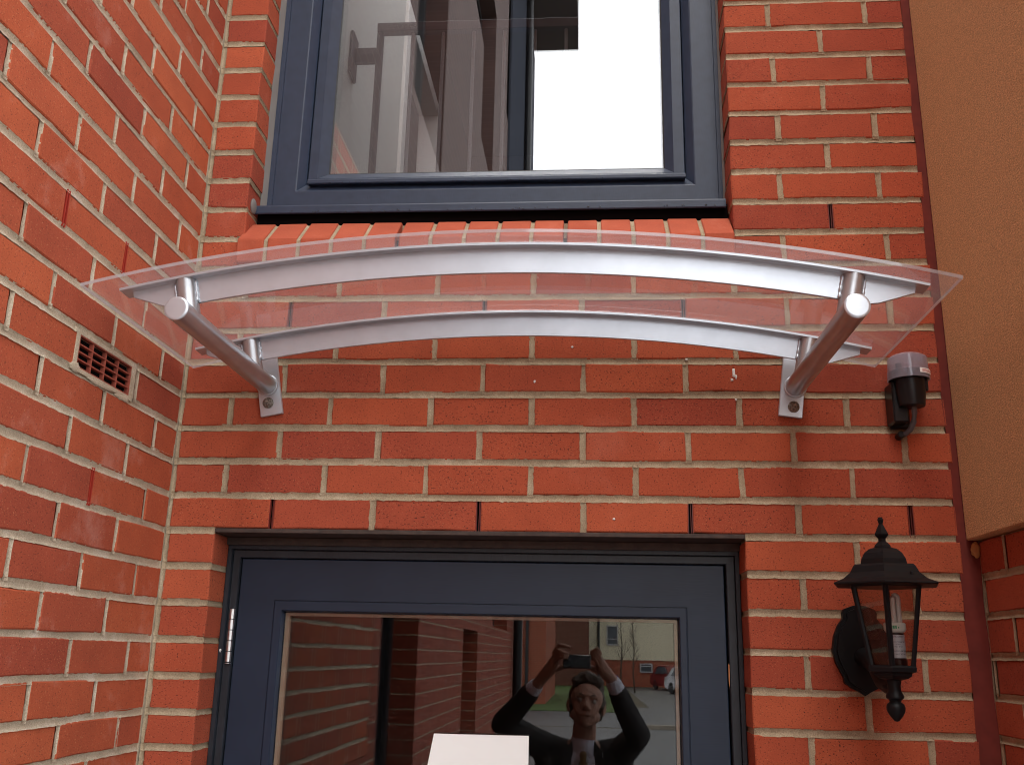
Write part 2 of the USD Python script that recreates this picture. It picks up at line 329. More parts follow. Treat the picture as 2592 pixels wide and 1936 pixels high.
WL, WR = -0.578, 0.567        # window opening
DL, DR = -0.573, 0.562        # door opening
R0, R1 = -9, 20
front = thing('brick_wall', 'red brick wall facing the viewer, carrying the canopy between window and door', 'wall', (0.16, 0, GZ))
mort, weeps = [], []
def perp_ok(r, x):
    return not ((r in (0, 6) and abs((x/0.225 + .005) % 2) < 0.02 and not (r == 6 and x > .8)) or (r == 9 and abs(x - 0.7875) < .01))
for r in range(R0, R1 + 1):
    zc = r*VM
    grid = [k*0.225 for k in range(-3, 5)] if r % 2 == 0 else [(k + .5)*0.225 for k in range(-3, 4)]
    spans = [(XL, XE)]
    if r >= 8: spans = [(XL, WL), (WR, XE)]
    if r < 0: spans = [(XL, DL), (DR, XE)]
    for a, b in spans:
        cuts = [a] + [g for g in grid if a + 0.03 < g < b - 0.03] + [b]
        if b - a < 0.2: cuts = [a, b]
        jog = rng.normal(0, 0.0022, len(cuts)); jog[0] = jog[-1] = 0
        cc = [c + j for c, j in zip(cuts, jog)]
        for i in range(len(cc) - 1):
            s0 = cc[i] + (0.005 if i else (0.009 if a == XL else 0.0)); s1 = cc[i+1] - (0.005 if i < len(cc) - 2 else 0.0)
            if b == XE and i == len(cc) - 2: s1 += rng.normal(0, .002)
            deep = 0.1 if ((a > 0 and i == 0) or (b < 0 and i == len(cc) - 2)) else 0.03
            obj('brick', brick_mesh(on_front, s0, s1, zc - HB + rng.normal(0, .0006), zc + HB + rng.normal(0, .0006), deep), M['brick'], front)
            if i and perp_ok(r, cuts[i]): mort.append(joint(on_front, zc - HB - .004, zc + HB + .004, cc[i], 0.0134, True, seed=r*31 + i))
            elif i: weeps.append(cc[i] if abs(cuts[i] - .7875) > .01 else cc[i]); weeps[-1] = (weeps[-1], zc)
    zj = zc + VM/2
    if r < R1:
        js = [(XL + .002, XE)]
        if r >= 7.9: js = [(XL + .002, WL - .001), (WR + .001, XE)]
        if r < -1: js = [(XL + .002, DL - .001), (DR + .001, XE)]
        if r == -1: js = [(XL + .002, DL - .001), (DR + .001, XE)]
        for a, b in js: mort.append(joint(on_front, a, b - .004*(b == XE), zj, VM - 2*HB + 0.0030, seed=r))
# joints turned into the window and door reveals
for r in range(R0, R1):
    zj = r*VM + VM/2
    for xw, sgn, lo, hi in ((WL, 1, 8, R1), (WR, -1, 8, R1), (DL, 1, R0, -2), (DR, -1, R0, -2)):
        if lo <= r <= hi:
            pl = (lambda xw, sgn: (lambda s, t, d: np.stack([xw + sgn*np.asarray(d) + 0*np.asarray(s), np.asarray(s), t + sag(t)*(1.0 if xw < 0 else 0.0)], -1)))(xw, sgn)
            mort.append(joint(pl, 0.001, 0.112, zj, VM - 2*HB + 0.001, seed=r + 77))
mort.append(joint(on_front, R0*VM, R1*VM, XL + 0.0062, 0.0105, True, seed=999))
for (a, b, c, d) in ((XL, XE, -HB, 8*VM - HB), (XL, WL - .006, 8*VM - HB, R1*VM + HB), (WR + .006, XE - .004, 8*VM - HB, R1*VM + HB), (XL, DL - .006, R0*VM - HB, -HB), (DR + .006, XE - .004, R0*VM - HB, -HB)):
    mort.append(box(a + .002, b - .002, 0.012, 0.108, c + .001, d - .001))
mort.append(joint(on_front, WL - .006, WR + .004, 0.5745, 0.014, seed=55))
obj('mortar', cat(mort), M['mortar'], front, smooth=40)
for x, zc in weeps:
    w = 0.0105
    fr = [box(x - w/2, x - w/2 + .0013, 0.0005, 0.0118, zc - HB - .003, zc + HB + .002), box(x + w/2 - .0013, x + w/2, 0.0005, 0.0118, zc - HB - .003, zc + HB + .002), box(x + .0006, x + .0016, 0.004, 0.0118, zc - HB, zc + HB)]
    p = obj('weep_vent', cat(fr), M['weep'], front)
    obj('slot', box(x - w/2 + .0013, x + w/2 - .0013, 0.0105, 0.0116, zc - HB - .003, zc + HB + .002), M['void'], p)  # black sheet, painted darkness at the back of the weep
# brick-on-edge sill under the window
SL, SR, SP = -0.5845, 0.5655, 0.0778
xs = [SL] + [-0.2829 + SP*k for k in range(-3, 11)] + [SR]
xs = [x for x in xs if SL <= x <= SR]
sm = []
for i in range(len(xs) - 1):
    a, b = xs[i] + (0.0048 if i else 0), xs[i+1] - (0.0048 if i < len(xs) - 2 else 0)
    if b - a < .012: continue
    pr = np.array([(-0.02, .583), (-0.0225, .586), (-0.0225, .6385), (-0.0205, .642), (0.047, .7085), (0.051, .7095), (0.105, .7095), (0.105, .583)]) + rng.normal(0, .0006, (8, 2))
    secs = [[(x, y, z) for y, z in (pr if k in (1, 2) else pr*[1, 1] + [[.0022, .0015], [.0025, 0], [.0025, 0], [.002, -.0012], [.001, -.0018], [0, -.002], [0, 0], [0, .001]])] for k, x in enumerate((a, a + .0022, b - .0022, b))]
    obj('sill_brick', sweep(np.array(secs)), M['brick_sill'], front)
    if i and i not in (5, 10): sm.append(sweep(np.array([[(x, -0.0175 + e, .582), (x, -0.0175 + e, .637), (x, 0.050 + e, .7055), (x, 0.1, .7055), (x, .1, .582)] for x, e in ((xs[i] - .005, -.0018), (xs[i] - .001, .001), (xs[i] + .002, .0008), (xs[i] + .005, -.0016))])))
    elif i:
        sm.append(box(xs[i] - .005, xs[i] + .005, .056, .09, .60, .705))
        p = obj('weep_vent', cat([box(xs[i] - .005, xs[i] - .0037, -.021, .01, .583, .639), box(xs[i] + .0037, xs[i] + .005, -.021, .01, .583, .639)]), M['weep'], front)
        obj('slot', box(xs[i] - .0037, xs[i] + .0037, -.004, -.002, .583, .639), M['void'], p)
sm.append(box(SL + .003, SR - .003, -.006, .1, .574, .5845))
obj('sill_mortar', cat(sm), M['mortar'], front)
obj('lintel', cat([bevbox(DL - .0, DR + .0, -0.0035, 0.118, -0.0425, -0.0335, .001), box(DL + .0005, DR - .0005, 0.075, 0.30, -0.060, -0.044)]), M['lintel'], front)
strip = []
for x, d in ((XE - .004, 0.0), (XE + .004, -.0015), (XE + .016, -.002), (XE + .028, -.0012), (XR + .001, 0.0005)): strip.append((x, d))
zz = np.linspace(R0*VM, R1*VM, 160)
sv = np.array([[(x + 0.0012*math.sin(z*37 + x*90), -d, z) for x, d in strip] for z in zz]); kk = len(strip)
sf = [(i*kk + j, i*kk + j + 1, (i+1)*kk + j + 1, (i+1)*kk + j) for i in range(len(zz) - 1) for j in range(kk - 1)]
obj('sealant_joint', (sv.reshape(-1, 3), np.array(sf)), M['sealant'], front, smooth=True, label='dark red sealant in the corner joint')
top = R1*VM + HB + .012
obj('wall_above', cat([box(XL - .3, WL, 0.0, 0.3, top, 3.6), box(WR, XR + .3, 0.0, 0.3, top, 3.6), box(WL, WR, 0.0, 0.3, 2.03, 3.6)]), M['far_x'], front)
bot = R0*VM - HB - .012
obj('wall_below', cat([box(XL - .3, DL, 0.0, 0.3, GZ - .2, bot), box(DR, XR + .3, 0.0, 0.3, GZ - .2, bot)]), M['far_x'], front)
# stray white splashes on the bricks
spl = []
for x, z, sx, sz in ((0.452, 0.348, .004, .0026), (0.2005, 0.378, .0032, .003), (0.118, .298, .0035, .0035), (.553, .317, .004, .013), (.558, .309, .003, .007), (.549, .302, .004, .004), (.556, .257, .003, .003), (.29, -.004, .0035, .003), (-.535, -.289, .002, .004)):
    a = np.linspace(0, 2*math.pi, 9)[:-1]; rr = rng.uniform(.6, 1.1, 8)
    spl.append(sweep(np.array([[(x + sx*q*rr[i]*math.cos(a[i]), y, z + sz*q*rr[i]*math.sin(a[i])) for i in range(8)] for q, y in ((1, .0012), (1, -.0008), (.6, -.0022))])))
obj('paint_splash', cat(spl), M['splash'], front, kind='stuff')

# ---- left wall
left = thing('brick_wall', 'long red brick wall running out on the left, with a terracotta air brick in it', 'wall', (XL, -0.4, GZ))
lm = []
UN = 0.2237
for r in range(R0, R1 + 1):
    zc = r*VM
    per = [0.1103 + j*UN for j in range(9)] if r % 2 == 0 else [0.2187 + j*UN for j in range(9)]
    cc = [0.0] + [p + rng.normal(0, .0028) for p in per]
    for i in range(len(cc) - 1):
        s0, s1 = cc[i] + (.005 if i else .0015), min(cc[i+1] - .005, 1.927)
        if s1 - s0 < .02: continue
        if r == 3 and i == 1: continue        # the air brick sits here
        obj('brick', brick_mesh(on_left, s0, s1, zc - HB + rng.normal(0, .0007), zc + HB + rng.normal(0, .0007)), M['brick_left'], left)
        weep = (r == 6 and i + 1 in (2, 3)) or (r == 0 and i + 1 == 2)
        if weep:
            x = cc[i+1]
            q = np.array([[x - .0045, zc - HB - .004], [x + .0045, zc - HB - .004], [x + .0045, zc + HB + .004], [x - .0045, zc + HB + .004]])
            def bx(s0, s1, d0, d1): 
                v = np.array([on_left(s, t, d) for s in (s0, s1) for t in (zc - HB - .004, zc + HB + .003) for d in (d0, d1)])
                return VF((v, np.array([[0, 1, 3, 2], [4, 6, 7, 5], [0, 4, 5, 1], [2, 3, 7, 6], [0, 2, 6, 4], [1, 5, 7, 3]])))
            p = obj('weep_vent', cat([bx(x - .0046, x - .0028, -.0095, .0006), bx(x + .0028, x + .0046, -.0095, .0006), bx(x - .0028, x + .0028, -.0095, -.005)]), M['weep_red'], left)
        elif cc[i+1] < 1.92: lm.append(joint(on_left, zc - HB - .004, zc + HB + .004, cc[i+1], .0136, True, seed=r*17 + i + 500))
    if r < R1: lm.append(joint(on_left, .0005, 1.925, zc + VM/2, VM - 2*HB + .0036, seed=r + 300))
lm.append(box(XL - .108, XL - .0005, -.006, .1, R0*VM - HB + .03, R1*VM + HB)); lm.append(box(XL - .108, XL - .010, -1.93, -.002, R0*VM - HB + .03, R1*VM + HB))
# air brick: terracotta frame with a grid of openings, set in smeared mortar
ab0, ab1 = 0.243, 0.451
az0, az1 = 3*VM - .032, 3*VM + .031
def lbox(s0, s1, t0, t1, d0, d1): return box(XL + d0, XL + d1, -s1, -s0, t0, t1)
lm += [lbox(ab0 - .014, ab1 + .016, az1 - .001, az1 + .007, -.009, .0004), lbox(ab0 - .014, ab1 + .016, az0 - .007, az0 + .001, -.009, .0008), lbox(ab1 - .001, ab1 + .010, az0, az1, -.009, .0006), lbox(ab0 - .018, ab0 + .001, az0, az1, -.009, .0002)]
abp = obj('air_brick', cat([lbox(ab0, ab1, az1 - .0035, az1, -.009, .0), lbox(ab0, ab1, az0, az0 + .0035, -.009, .0), lbox(ab0, ab0 + .004, az0 + .0035, az1 - .0035, -.009, 0), lbox(ab1 - .004, ab1, az0 + .0035, az1 - .0035, -.009, 0)]), M['terracotta'], left, label='terracotta air brick with a grid of openings')
cw = (ab1 - ab0 - .008)/4; ch = (az1 - az0 - .007)/4
for k in range(1, 4): obj('upright_bar', lbox(ab0 + .004 + cw*k - .0014, ab0 + .004 + cw*k + .0014, az0 + .0035, az1 - .0035, -.0095, -.0012), M['terracotta'], abp)
for k in range(1, 4): obj('cross_bar', lbox(ab0 + .004, ab1 - .004, az0 + .0035 + ch*k - .0013, az0 + .0035 + ch*k + .0013, -.0095, -.0018), M['terracotta'], abp)
obj('void', lbox(ab0 + .004, ab1 - .004, az0 + .004, az1 - .004, -.0098, -.0094), M['void'], abp)  # black sheet painting the darkness behind the grid
def smear(sc, tc, w, h, seed):
    g = np.random.default_rng(seed); n = 40; a = np.linspace(0, 2*math.pi, n, endpoint=False)
    rr = .55 + .75*(meshkit.fbm(np.stack([np.cos(a)*2.6 + seed, np.sin(a)*2.6, 0*a], 1), 4, seed)); rr *= g.uniform(.86, 1.1, n)
    secs = [on_left(sc + w*q*rr*np.cos(a), tc + h*q*rr*np.sin(a), np.full(n, d)) for q, d in ((1.0, -.0012), (1.0, .0005), (.7, .0011), (.3, .0013), (.02, .0013))]
    return sweep(np.array(secs)[:, ::-1], False)
for i_, (sc, tc, w, h) in enumerate(((.355, .190, .060, .0050), (.268, .188, .030, .0065), (.452, .197, .018, .010))):
    obj('mortar_smear', smear(sc, tc, w, h, i_ + 3), M['mortar_pale'], left, smooth=True)
obj('mortar', cat(lm), M['mortar_pale'], left, smooth=40)
# the wall beyond the bricks built one by one: above, below and out to the street, with recessed doors and windows
YE = -11.7
seg = [box(XL - .4, XL, -1.92, .3, R1*VM + HB, 4.9), box(XL - .4, XL, -1.92, .3, GZ - .2, R0*VM - HB + .02)]
seg += [box(XL - .4, XL, -2.07, -1.92, GZ - .2, 4.9)]
def wall_y(y0, y1, holes):
    zs = GZ - .2
    for z0, z1 in holes:
        if z0 > zs: seg.append(box(XL - .4, XL, y1, y0, zs, z0))
        zs = z1
    seg.append(box(XL - .4, XL, y1, y0, zs, 4.9 if y1 > -4.99 else 9.4))  # near stretch kept low, shaped to let more sky light onto the right wall
wall_y(-2.07, -3.04, [(GZ - .2, .35), (2.6, 4.2)]); wall_y(-3.04, -4.98, []); wall_y(-4.98, -5.94, [(GZ - .2, -.10), (4.0, 5.9)])
wall_y(-5.94, -7.2, []); wall_y(-7.2, -8.9, [(-.02, .9), (5.6, 7.4)]); wall_y(-8.9, YE, [])
def clip(ms, z, keep_low):
    out = []
    for v, f in ms:
        a, b = v.min(0), v.max(0)
        if keep_low and a[2] < z: out.append(box(a[0], b[0], a[1], b[1], a[2], min(z, b[2])))
        if not keep_low and b[2] > z: out.append(box(a[0], b[0], a[1], b[1], max(z, a[2]), b[2]))
    return out
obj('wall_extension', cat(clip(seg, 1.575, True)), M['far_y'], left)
M['dimmed_upper_brick'] = far_brick('darkened_upper_brick', 'y', off=offz, c1=(0.085, 0.042, 0.035), c2=(0.068, 0.034, 0.030), mortar=(0.12, 0.08, 0.065))  # brick colour darkened to dim this wall in the window reflection
obj('upper_storey', cat(clip(seg, 1.575, False)), M['dimmed_upper_brick'], left, label='upper storeys, brick darkened to dim their reflection in the window')
M['charcoal'] = principled('charcoal_frame', (0.02, 0.022, 0.026), 0.5); M['grey_panel'] = principled('grey_cladding', (0.05, 0.055, 0.07), 0.95, spec=0.0); M['brown_soffit'] = principled('brown_eaves', (0.055, 0.042, 0.040), 0.6)
M['dark_pane'] = principled('dark_glazing', (0.012, 0.013, 0.015), 0.08)
for y0, y1, z0, z1 in ((-2.07, -3.04, 2.6, 4.2), (-4.98, -5.94, 4.0, 5.9), (-7.2, -8.9, -.02, .9), (-7.2, -8.9, 5.6, 7.4)):
    w = obj('window', cat([box(XL - .22, XL - .15, y0 - .06, y0, z0, z1), box(XL - .22, XL - .15, y1, y1 + .06, z0, z1), box(XL - .22, XL - .15, y1 + .06, y0 - .06, z0, z0 + .06), box(XL - .22, XL - .15, y1 + .06, y0 - .06, z1 - .06, z1)]), M['charcoal'], left)
    obj('pane', box(XL - .2, XL - .19, y1 + .05, y0 - .05, z0 + .05, z1 - .05), M['dark_pane'], w)
for y0, y1, z1 in ((-2.07, -3.04, .35), (-4.98, -5.94, -.10)):
    w = obj('recessed_door', cat([box(XL - .24, XL - .14, y0 - .07, y0, GZ, z1), box(XL - .24, XL - .14, y1, y1 + .07, GZ, z1), box(XL - .24, XL - .14, y1 + .07, y0 - .07, z1 - .07, z1)]), M['charcoal'], left)
    obj('door_leaf', box(XL - .22, XL - .18, y1 + .07, y0 - .07, GZ, z1 - .07), M['charcoal'], w)
obj('cladding_panel', box(XL, XL + .025, YE + .02, -7.42, 4.3, 9.35), M['grey_panel'], left)
obj('eaves', cat([box(XL - .4, 0.07, YE, -5.0, 9.52, 9.62), box(XL - .4, 0.0, YE + .001, YE + .2, 9.621, 11.0), box(0.0, 0.07, YE + .001, -5.0, 9.621, 11.0)]), M['brown_soffit'], left)
obj('downpipe', cat([tube((XL + .07, -9.66, GZ), (XL + .07, -9.66, 9.3), .055, 16)] + [box(XL, XL + .03, -9.74, -9.58, z, z + .04) for z in (-1, .8, 2.6, 4.4)]), M['black_plastic'], left)

# ---- right wall: orange render over brick
right = thing('rendered_wall', 'orange roughcast rendered wall on the right, brick below its lower edge', 'wall', (XR, -.5, GZ))
XF = 1.0065; RY = -1.25
rb = -0.0405
ny, nz = 60, 60
prof = [(0.0, XF + .05), (0.0, XF)]
obj('render_panel', bevbox(XF, XF + .24, RY, -0.0028, rb, 4.6, .0025), M['render'], right)
rm = []
for r in range(R0, 0):
    zc = r*VM
    z1 = min(zc + HB, rb - .003)
    per = [0.1275 + j*0.225 for j in range(4)] if r % 2 == 0 else [0.1275 - .112 + j*.225 for j in range(5)]
    per = [p if r % 2 == 0 else p for p in per]
    per = [0.1275 + j*.225 for j in range(3)] if r in (-1, -3, -5, -7, -9) else [0.0155 + j*.225 for j in range(4)]
    cc = [0.0] + [p + rng.normal(0, .002) for p in per]
    for i in range(len(cc) - 1):
        s0, s1 = cc[i] + (.005 if i else (.009 if r % 2 == 0 else .002)), cc[i+1] - .005
        if s1 - s0 > .02: obj('brick', brick_mesh(on_right, s0, s1, zc - HB, z1), M['brick'], right)
        rm.append(joint(on_right, zc - HB - .004, z1 + .002, cc[i+1], .0118, True, seed=r*7 + i + 900))
    rm.append(joint(on_right, .002, .72, zc - VM/2, VM - 2*HB + .002, seed=r + 800))
rm.append(box(XR + .010, XR + .1, -.70, -.0, R0*VM - HB, rb + .01)); rm.append(box(XE, XR + .12, .006, .1, R0*VM - HB, R1*VM)); rm.append(joint(on_right, R0*VM, rb - .003, .0035, .011, True, seed=4))
obj('mortar', cat(rm), M['mortar'], right, smooth=40)
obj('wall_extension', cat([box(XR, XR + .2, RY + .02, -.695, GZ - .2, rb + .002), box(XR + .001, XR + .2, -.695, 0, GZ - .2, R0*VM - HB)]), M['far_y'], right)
fv = trimesh.creation.icosphere(3, 1.0); p = np.array(fv.vertices)
p = p*(1 + .5*(meshkit.fbm(p*2.2 + 5, 3, 4)[:, None] - .5))*[.009, .007, .016] + [1.021, -.008, -.060]
obj('foam_lump', (p, np.array(fv.faces)), M['foam'], right, smooth=True, label='dried orange foam lump under the render corner')

# ------------------------------------------------------------------ window
win = thing('window', 'anthracite framed casement window above the canopy, with grey sloping sill', 'window', (-.005, .1, .737))
ZT = 2.03
fr = [(-.569, .5625, .757, ZT, .19), (-.569, .5625, .757, ZT, .1005), (-.5685, .562, .7575, ZT, .0995), (-.5555, .5525, .770, ZT - .012, .0995), (-.5552, .5522, .7703, ZT - .012, .1012), (-.554, .551, .771, ZT - .013, .0998)]
fr += [(-.4985, .4972, .8228, ZT - .07, .0998), (-.4955, .4942, .8258, ZT - .073, .101)]
a, c = tw(-.4715, .841, .122); b, _ = tw(.4745, .841, .122); fr += [(a, b, c, ZT - .10, .122), (a, b, c, ZT - .10, .175)]
obj('window_frame', rings(fr), M['pvc'], win)
a, c = tw(-.468, .8345, .119); b, _ = tw(.4722, .8345, .119)
a2, c2 = tw(-.4435, .8600, .117); b2, _ = tw(.4442, .86, .117)
a3, c3 = tw(-.4125, .8705, .138); b3, _ = tw(.4208, .8705, .138)
obj('sash', rings([(a, b, c, ZT - .104, .175), (a, b, c, ZT - .104, .1195), (a + .0015, b - .0015, c + .0015, ZT - .106, .1175), (a2 - .0015, b2 + .0015, c2 - .0015, ZT - .128, .1175), (a2, b2, c2, ZT - .13, .119), (a3 - .003, b3 + .003, c3 - .003, ZT - .152, .1355)]), M['pvc'], win)
obj('gasket', rings([(a3 - .003, b3 + .003, c3 - .003, ZT - .152, .1355), (a3, b3, c3, ZT - .155, .137), (a3, b3, c3, ZT - .155, .1405)]), M['gasket'], win)
sv = []
dz0 = tw(0, .8450, .094)[1]; dz1 = tw(0, .8580, .094)[1]
bar = np.array([(.1174, dz1 + .005), (.0985, dz1 + .001), (.0955, dz1 - .001), (.0938, dz1 - .004), (.0938, dz0 + .002), (.0955, dz0), (.100, dz0), (.102, dz0 + .004), (.1174, dz0 + .003)])
xa, xb = tw(-.4695, 0, .094)[0], tw(.474, 0, .094)[0]
obj('drip_bar', sweep(np.array([[(x, y, z) for y, z in bar] for x in (xa, xb)])), M['pvc_h'], win)
obj('pane', box(a3 - .01, b3 + .01, .1395, .1435, c3 - .01, ZT - .145), M['window_glass'], win)
obj('pane', box(a3 - .01, b3 + .01, .1595, .1635, c3 - .01, ZT - .145), M['window_glass'], win)
cl = np.array([(.128, .7725), (.098, .7715), (.060, .7625), (.050, .7605), (.0465, .759), (.045, .7555), (.045, .7395), (.0465, .7375), (.049, .7370), (.051, .739), (.053, .753), (.098, .757), (.128, .757)])
obj('window_sill', sweep(np.array([[(x, y, z) for y, z in cl] for x in (-.5765, .5595)])), M['pvc_h'], win, label='grey sloping sill with rounded nose')
obj('sill_underlay', box(-.577, .566, .070, .19, .7105, .7568), M['void'], win)  # black block added as painted shade beneath the sill
obj('sealant', cat([sweep(np.array([[(WL - .001, .082 + w, z), (WL + .004, .0885 + w, z), (-.568, .0965, z), (-.568, .106, z), (WL - .001, .106, z)] for z, w in [(z, .001*math.sin(z*60)) for z in np.linspace(.764, ZT, 60)]])),
    sweep(np.array([[(WR + .0005, .094, z), (WR + .0005, .108, z), (.5622, .108, z), (.5622, .0985, z)] for z in (.764, ZT)]))]), M['silicone'], win)
lump = trimesh.creation.icosphere(2, 1.0); lp = np.array(lump.vertices)*[.006, .016, .020] + [WL + .001, .036, .752]
obj('sealant', (lp, np.array(lump.faces)), M['silicone'], win, smooth=True)
drops = []
for x in list(rng.uniform(-.55, .54, 46)):
    s = trimesh.creation.icosphere(1, .0016*rng.uniform(.7, 1.3)); q = np.array(s.vertices)*[1, .8, 1.3] + [x, .0446, .7395 + rng.uniform(-.001, .004)]
    drops.append((q, np.array(s.faces)))
for x in list(rng.uniform(-.45, .45, 26)):
    s = trimesh.creation.icosphere(1, .0015); q = np.array(s.vertices) + [x, .0936, dz0 + .0015]; drops.append((q, np.array(s.faces)))
M['water'] = principled('water_drop', (0.25, 0.27, 0.30), 0.05, transmission_weight=0.9, ior=1.33)
obj('water_drop', cat(drops), M['water'], win, smooth=True, kind='stuff')

# ------------------------------------------------------------------ door
door = thing('door', 'dark blue glazed timber door under the canopy, hinged on its left', 'door', (-.005, .1, GZ))
DB = GZ + .02
obj('door_frame', rings([(-.5725, .5615, GZ - .1, -.0445, .22), (-.5725, .5615, GZ - .1, -.0445, .086), (-.571, .560, GZ - .1, -.046, .0845), (-.5625, .5522, GZ - .1, -.0685, .0845), (-.5617, .5514, GZ - .1, -.0692, .0865), (-.5613, .551, GZ - .1, -.0698, .098), (-.5600, .550, GZ - .1, -.0714, .098), (-.5596, .5496, GZ - .1, -.0718, .092), (-.546, .5345, GZ - .1, -.0855, .092), (-.5442, .5327, GZ - .1, -.0872, .094), (-.5442, .5327, GZ - .1, -.0872, .15), (-.52, .51, GZ - .1, -.11, .15), (-.52, .51, GZ - .1, -.11, .2)]), M['frame_paint'], door)
gb, gt = -1.02, -.2055
leaf = [(-.5408, .5285, DB, -.0890, .145), (-.5408, .5285, DB, -.0890, .0985), (-.5393, .527, DB + .001, -.0905, .097), (-.4592, .4482, gb - .03, -.1788, .097), (-.4587, .4477, gb - .0295, -.1793, .0995), (-.4575, .4465, gb - .028, -.1805, .0995), (-.457, .446, gb - .0275, -.181, .0925), (-.4555, .4445, gb - .0265, -.1822, .0918), (-.4415, .4325, gb - .012, -.1995, .0918), (-.4400, .431, gb - .0105, -.201, .0932), (-.4385, .4295, gb - .009, -.2035, .115)]
obj('door_leaf', rings(leaf), M['door_paint'], door)
obj('door_leaf_back', rings([(-.5408, .5285, DB, -.0890, .145), (-.4385, .4295, gb - .009, -.2035, .145), (-.4385, .4295, gb - .009, -.2035, .138)]), M['door_paint'], door)
obj('pane', box(-.437, .428, .1135, .1175, gb - .007, -.2045), M['door_glass'], door)
obj('pane', box(-.437, .428, .1325, .1365, gb - .007, -.2045), M['door_glass'], door)
M['spacer'] = principled('brown_spacer', (0.22, 0.15, 0.10), 0.5)
obj('glazing_spacer', rings([(-.437, .428, gb, -.2045, .118), (-.4285, .4215, gb + .008, -.211, .118), (-.4285, .4215, gb + .008, -.211, .132)]), M['spacer'], door)
for k in range(5):
    z1 = -.2000 - k*.0228; obj('hinge_knuckle', tube((-.5482, .086, z1), (-.5482, .086, z1 - .0218), .0062, 16, .0008), M['chrome'], door)
obj('hinge_knuckle', tube((-.5482, .086, -.3146), (-.5482, .086, -.3165), .0068, 16, .0006), M['chrome'], door)
chip = np.array([[(x, y, z) for x, z in ((.5302, -.292), (.5325, -.296), (.5328, -.318), (.5318, -.336), (.5308, -.342), (.5300, -.325))] for y in (.0915, .0935)])
M['bare_wood'] = principled('bare_wood', (0.42, 0.17, 0.06), 0.8); obj('bare_wood_chip', sweep(chip), M['bare_wood'], door)
# the notice
notice = thing('paper_notice', 'blank white paper notice stuck on the door glass', 'notice', (0, .108, -.73))
nx = lambda x, z: (CAM[0] + (x - CAM[0])*.9905, CAM[2] + (z - CAM[2])*.9905)
(ax, az), (bx_, bz), (cx_, cz) = nx(-.0942, -.4506), nx(.1098, -.4502), nx(-.145, -.74)
rows = []
for t in np.linspace(0, 1, 9):
    bow = -.004 - .010*math.sin(t*1.4)*.6
    rows.append([(ax + (cx_ - ax)*t, .1128 + bow, az - .29*t), ((ax + bx_)/2 - .02*t, .1126 + bow*.25, az - .29*t), (bx_, .1125, bz - .29*t)])
rows = np.array(rows); back = rows + [0, .0003, 0]
secs = np.concatenate([rows, back[:, ::-1]], 1)
obj('sheet', sweep(secs), M['paper'], notice)

# ------------------------------------------------------------------ canopy
can = thing('entrance_canopy', 'curved clear sheet canopy on silver steel arms over the door', 'canopy', (.095, -.02, .2))
XC, RR, ZC = .095, 3.10, .4215
arc = lambda x: ZC - RR + np.sqrt(RR**2 - (np.asarray(x) - XC)**2)
X0, X1, YF, YB, TH = -.6615, .8525, -.5140, -.0075, .005
xs = np.linspace(X0, X1, 61)
def sheet_sec(y0, y1, t0, t1):
    out = []
    for x in xs:
        nz_ = np.array([(x - XC)/RR, 0, math.sqrt(1 - ((x - XC)/RR)**2)])
        p = np.array([x, 0, arc(x)])
        out.append([p + nz_*t0 + [0, y0, 0], p + nz_*t0 + [0, y1, 0], p + nz_*t1 + [0, y1, 0], p + nz_*t1 + [0, y0, 0]])
    return sweep(np.array(out))
obj('clear_sheet', sheet_sec(YF + .0004, YB - .0004, 0, TH), M['sheet'], can, smooth=30)
obj('sheet_edge', sheet_sec(YF - .0006, YF + .0004, -.0004, TH + .0004), M['sheet_edge'], can, smooth=30, label='front cut edge of the clear sheet')
obj('sheet_edge', sheet_sec(YB - .0004, YB + .0006, -.0004, TH + .0004), M['sheet_edge'], can, smooth=30)
for xe in (X0, X1):
    sgn = -1 if xe < 0 else 1
    obj('sheet_edge', box(min(xe, xe + sgn*.0008), max(xe, xe + sgn*.0008), YF, YB, float(arc(xe)) - .0003, float(arc(xe)) + TH), M['sheet_edge'], can)
def rail(yf, xa, xb):
    xs = np.linspace(xa, xb, 81); fw, ft, wt, dep = .040, .005, .006, .0515
    fl, we = [], []
    for x in xs:
        z = float(arc(x)) - .0006; n = np.array([(x - XC)/RR, math.sqrt(1 - ((x - XC)/RR)**2)])
        sec = [(0, -ft), (0, -.0008), (.0008, 0), (fw - .0008, 0), (fw, -.0008), (fw, -ft)]
        fl.append([(x + n[0]*h, yf + y, z + n[1]*h) for y, h in sec])
        e = min(x - xa, xb - x); d = min(dep, .013 + (dep - .013)*max(0, e - .012)/.070) if e > .012 else .013
        yc = yf + fw*.5
        if e > .004: we.append([(x - n[0]*h, yc + y, z - n[1]*h) for y, h in ((-wt/2, ft), (-wt/2, d - .0006), (-wt/2 + .0006, d), (wt/2 - .0006, d), (wt/2, d - .0006), (wt/2, ft))])
    return cat([sweep(np.array(fl)), sweep(np.array(we))])
YR1, YR2 = -.4735, -.1235
for nm, yy in (('front', YR1), ('back', YR2)): obj('curved_rail', rail(yy, -.612, .8155), M['steel'], can, smooth=30, label=f'{nm} T-section curved rail of satin steel')
AX = ((-.4832, .2862), (.6809, .2826)); TR = .0212
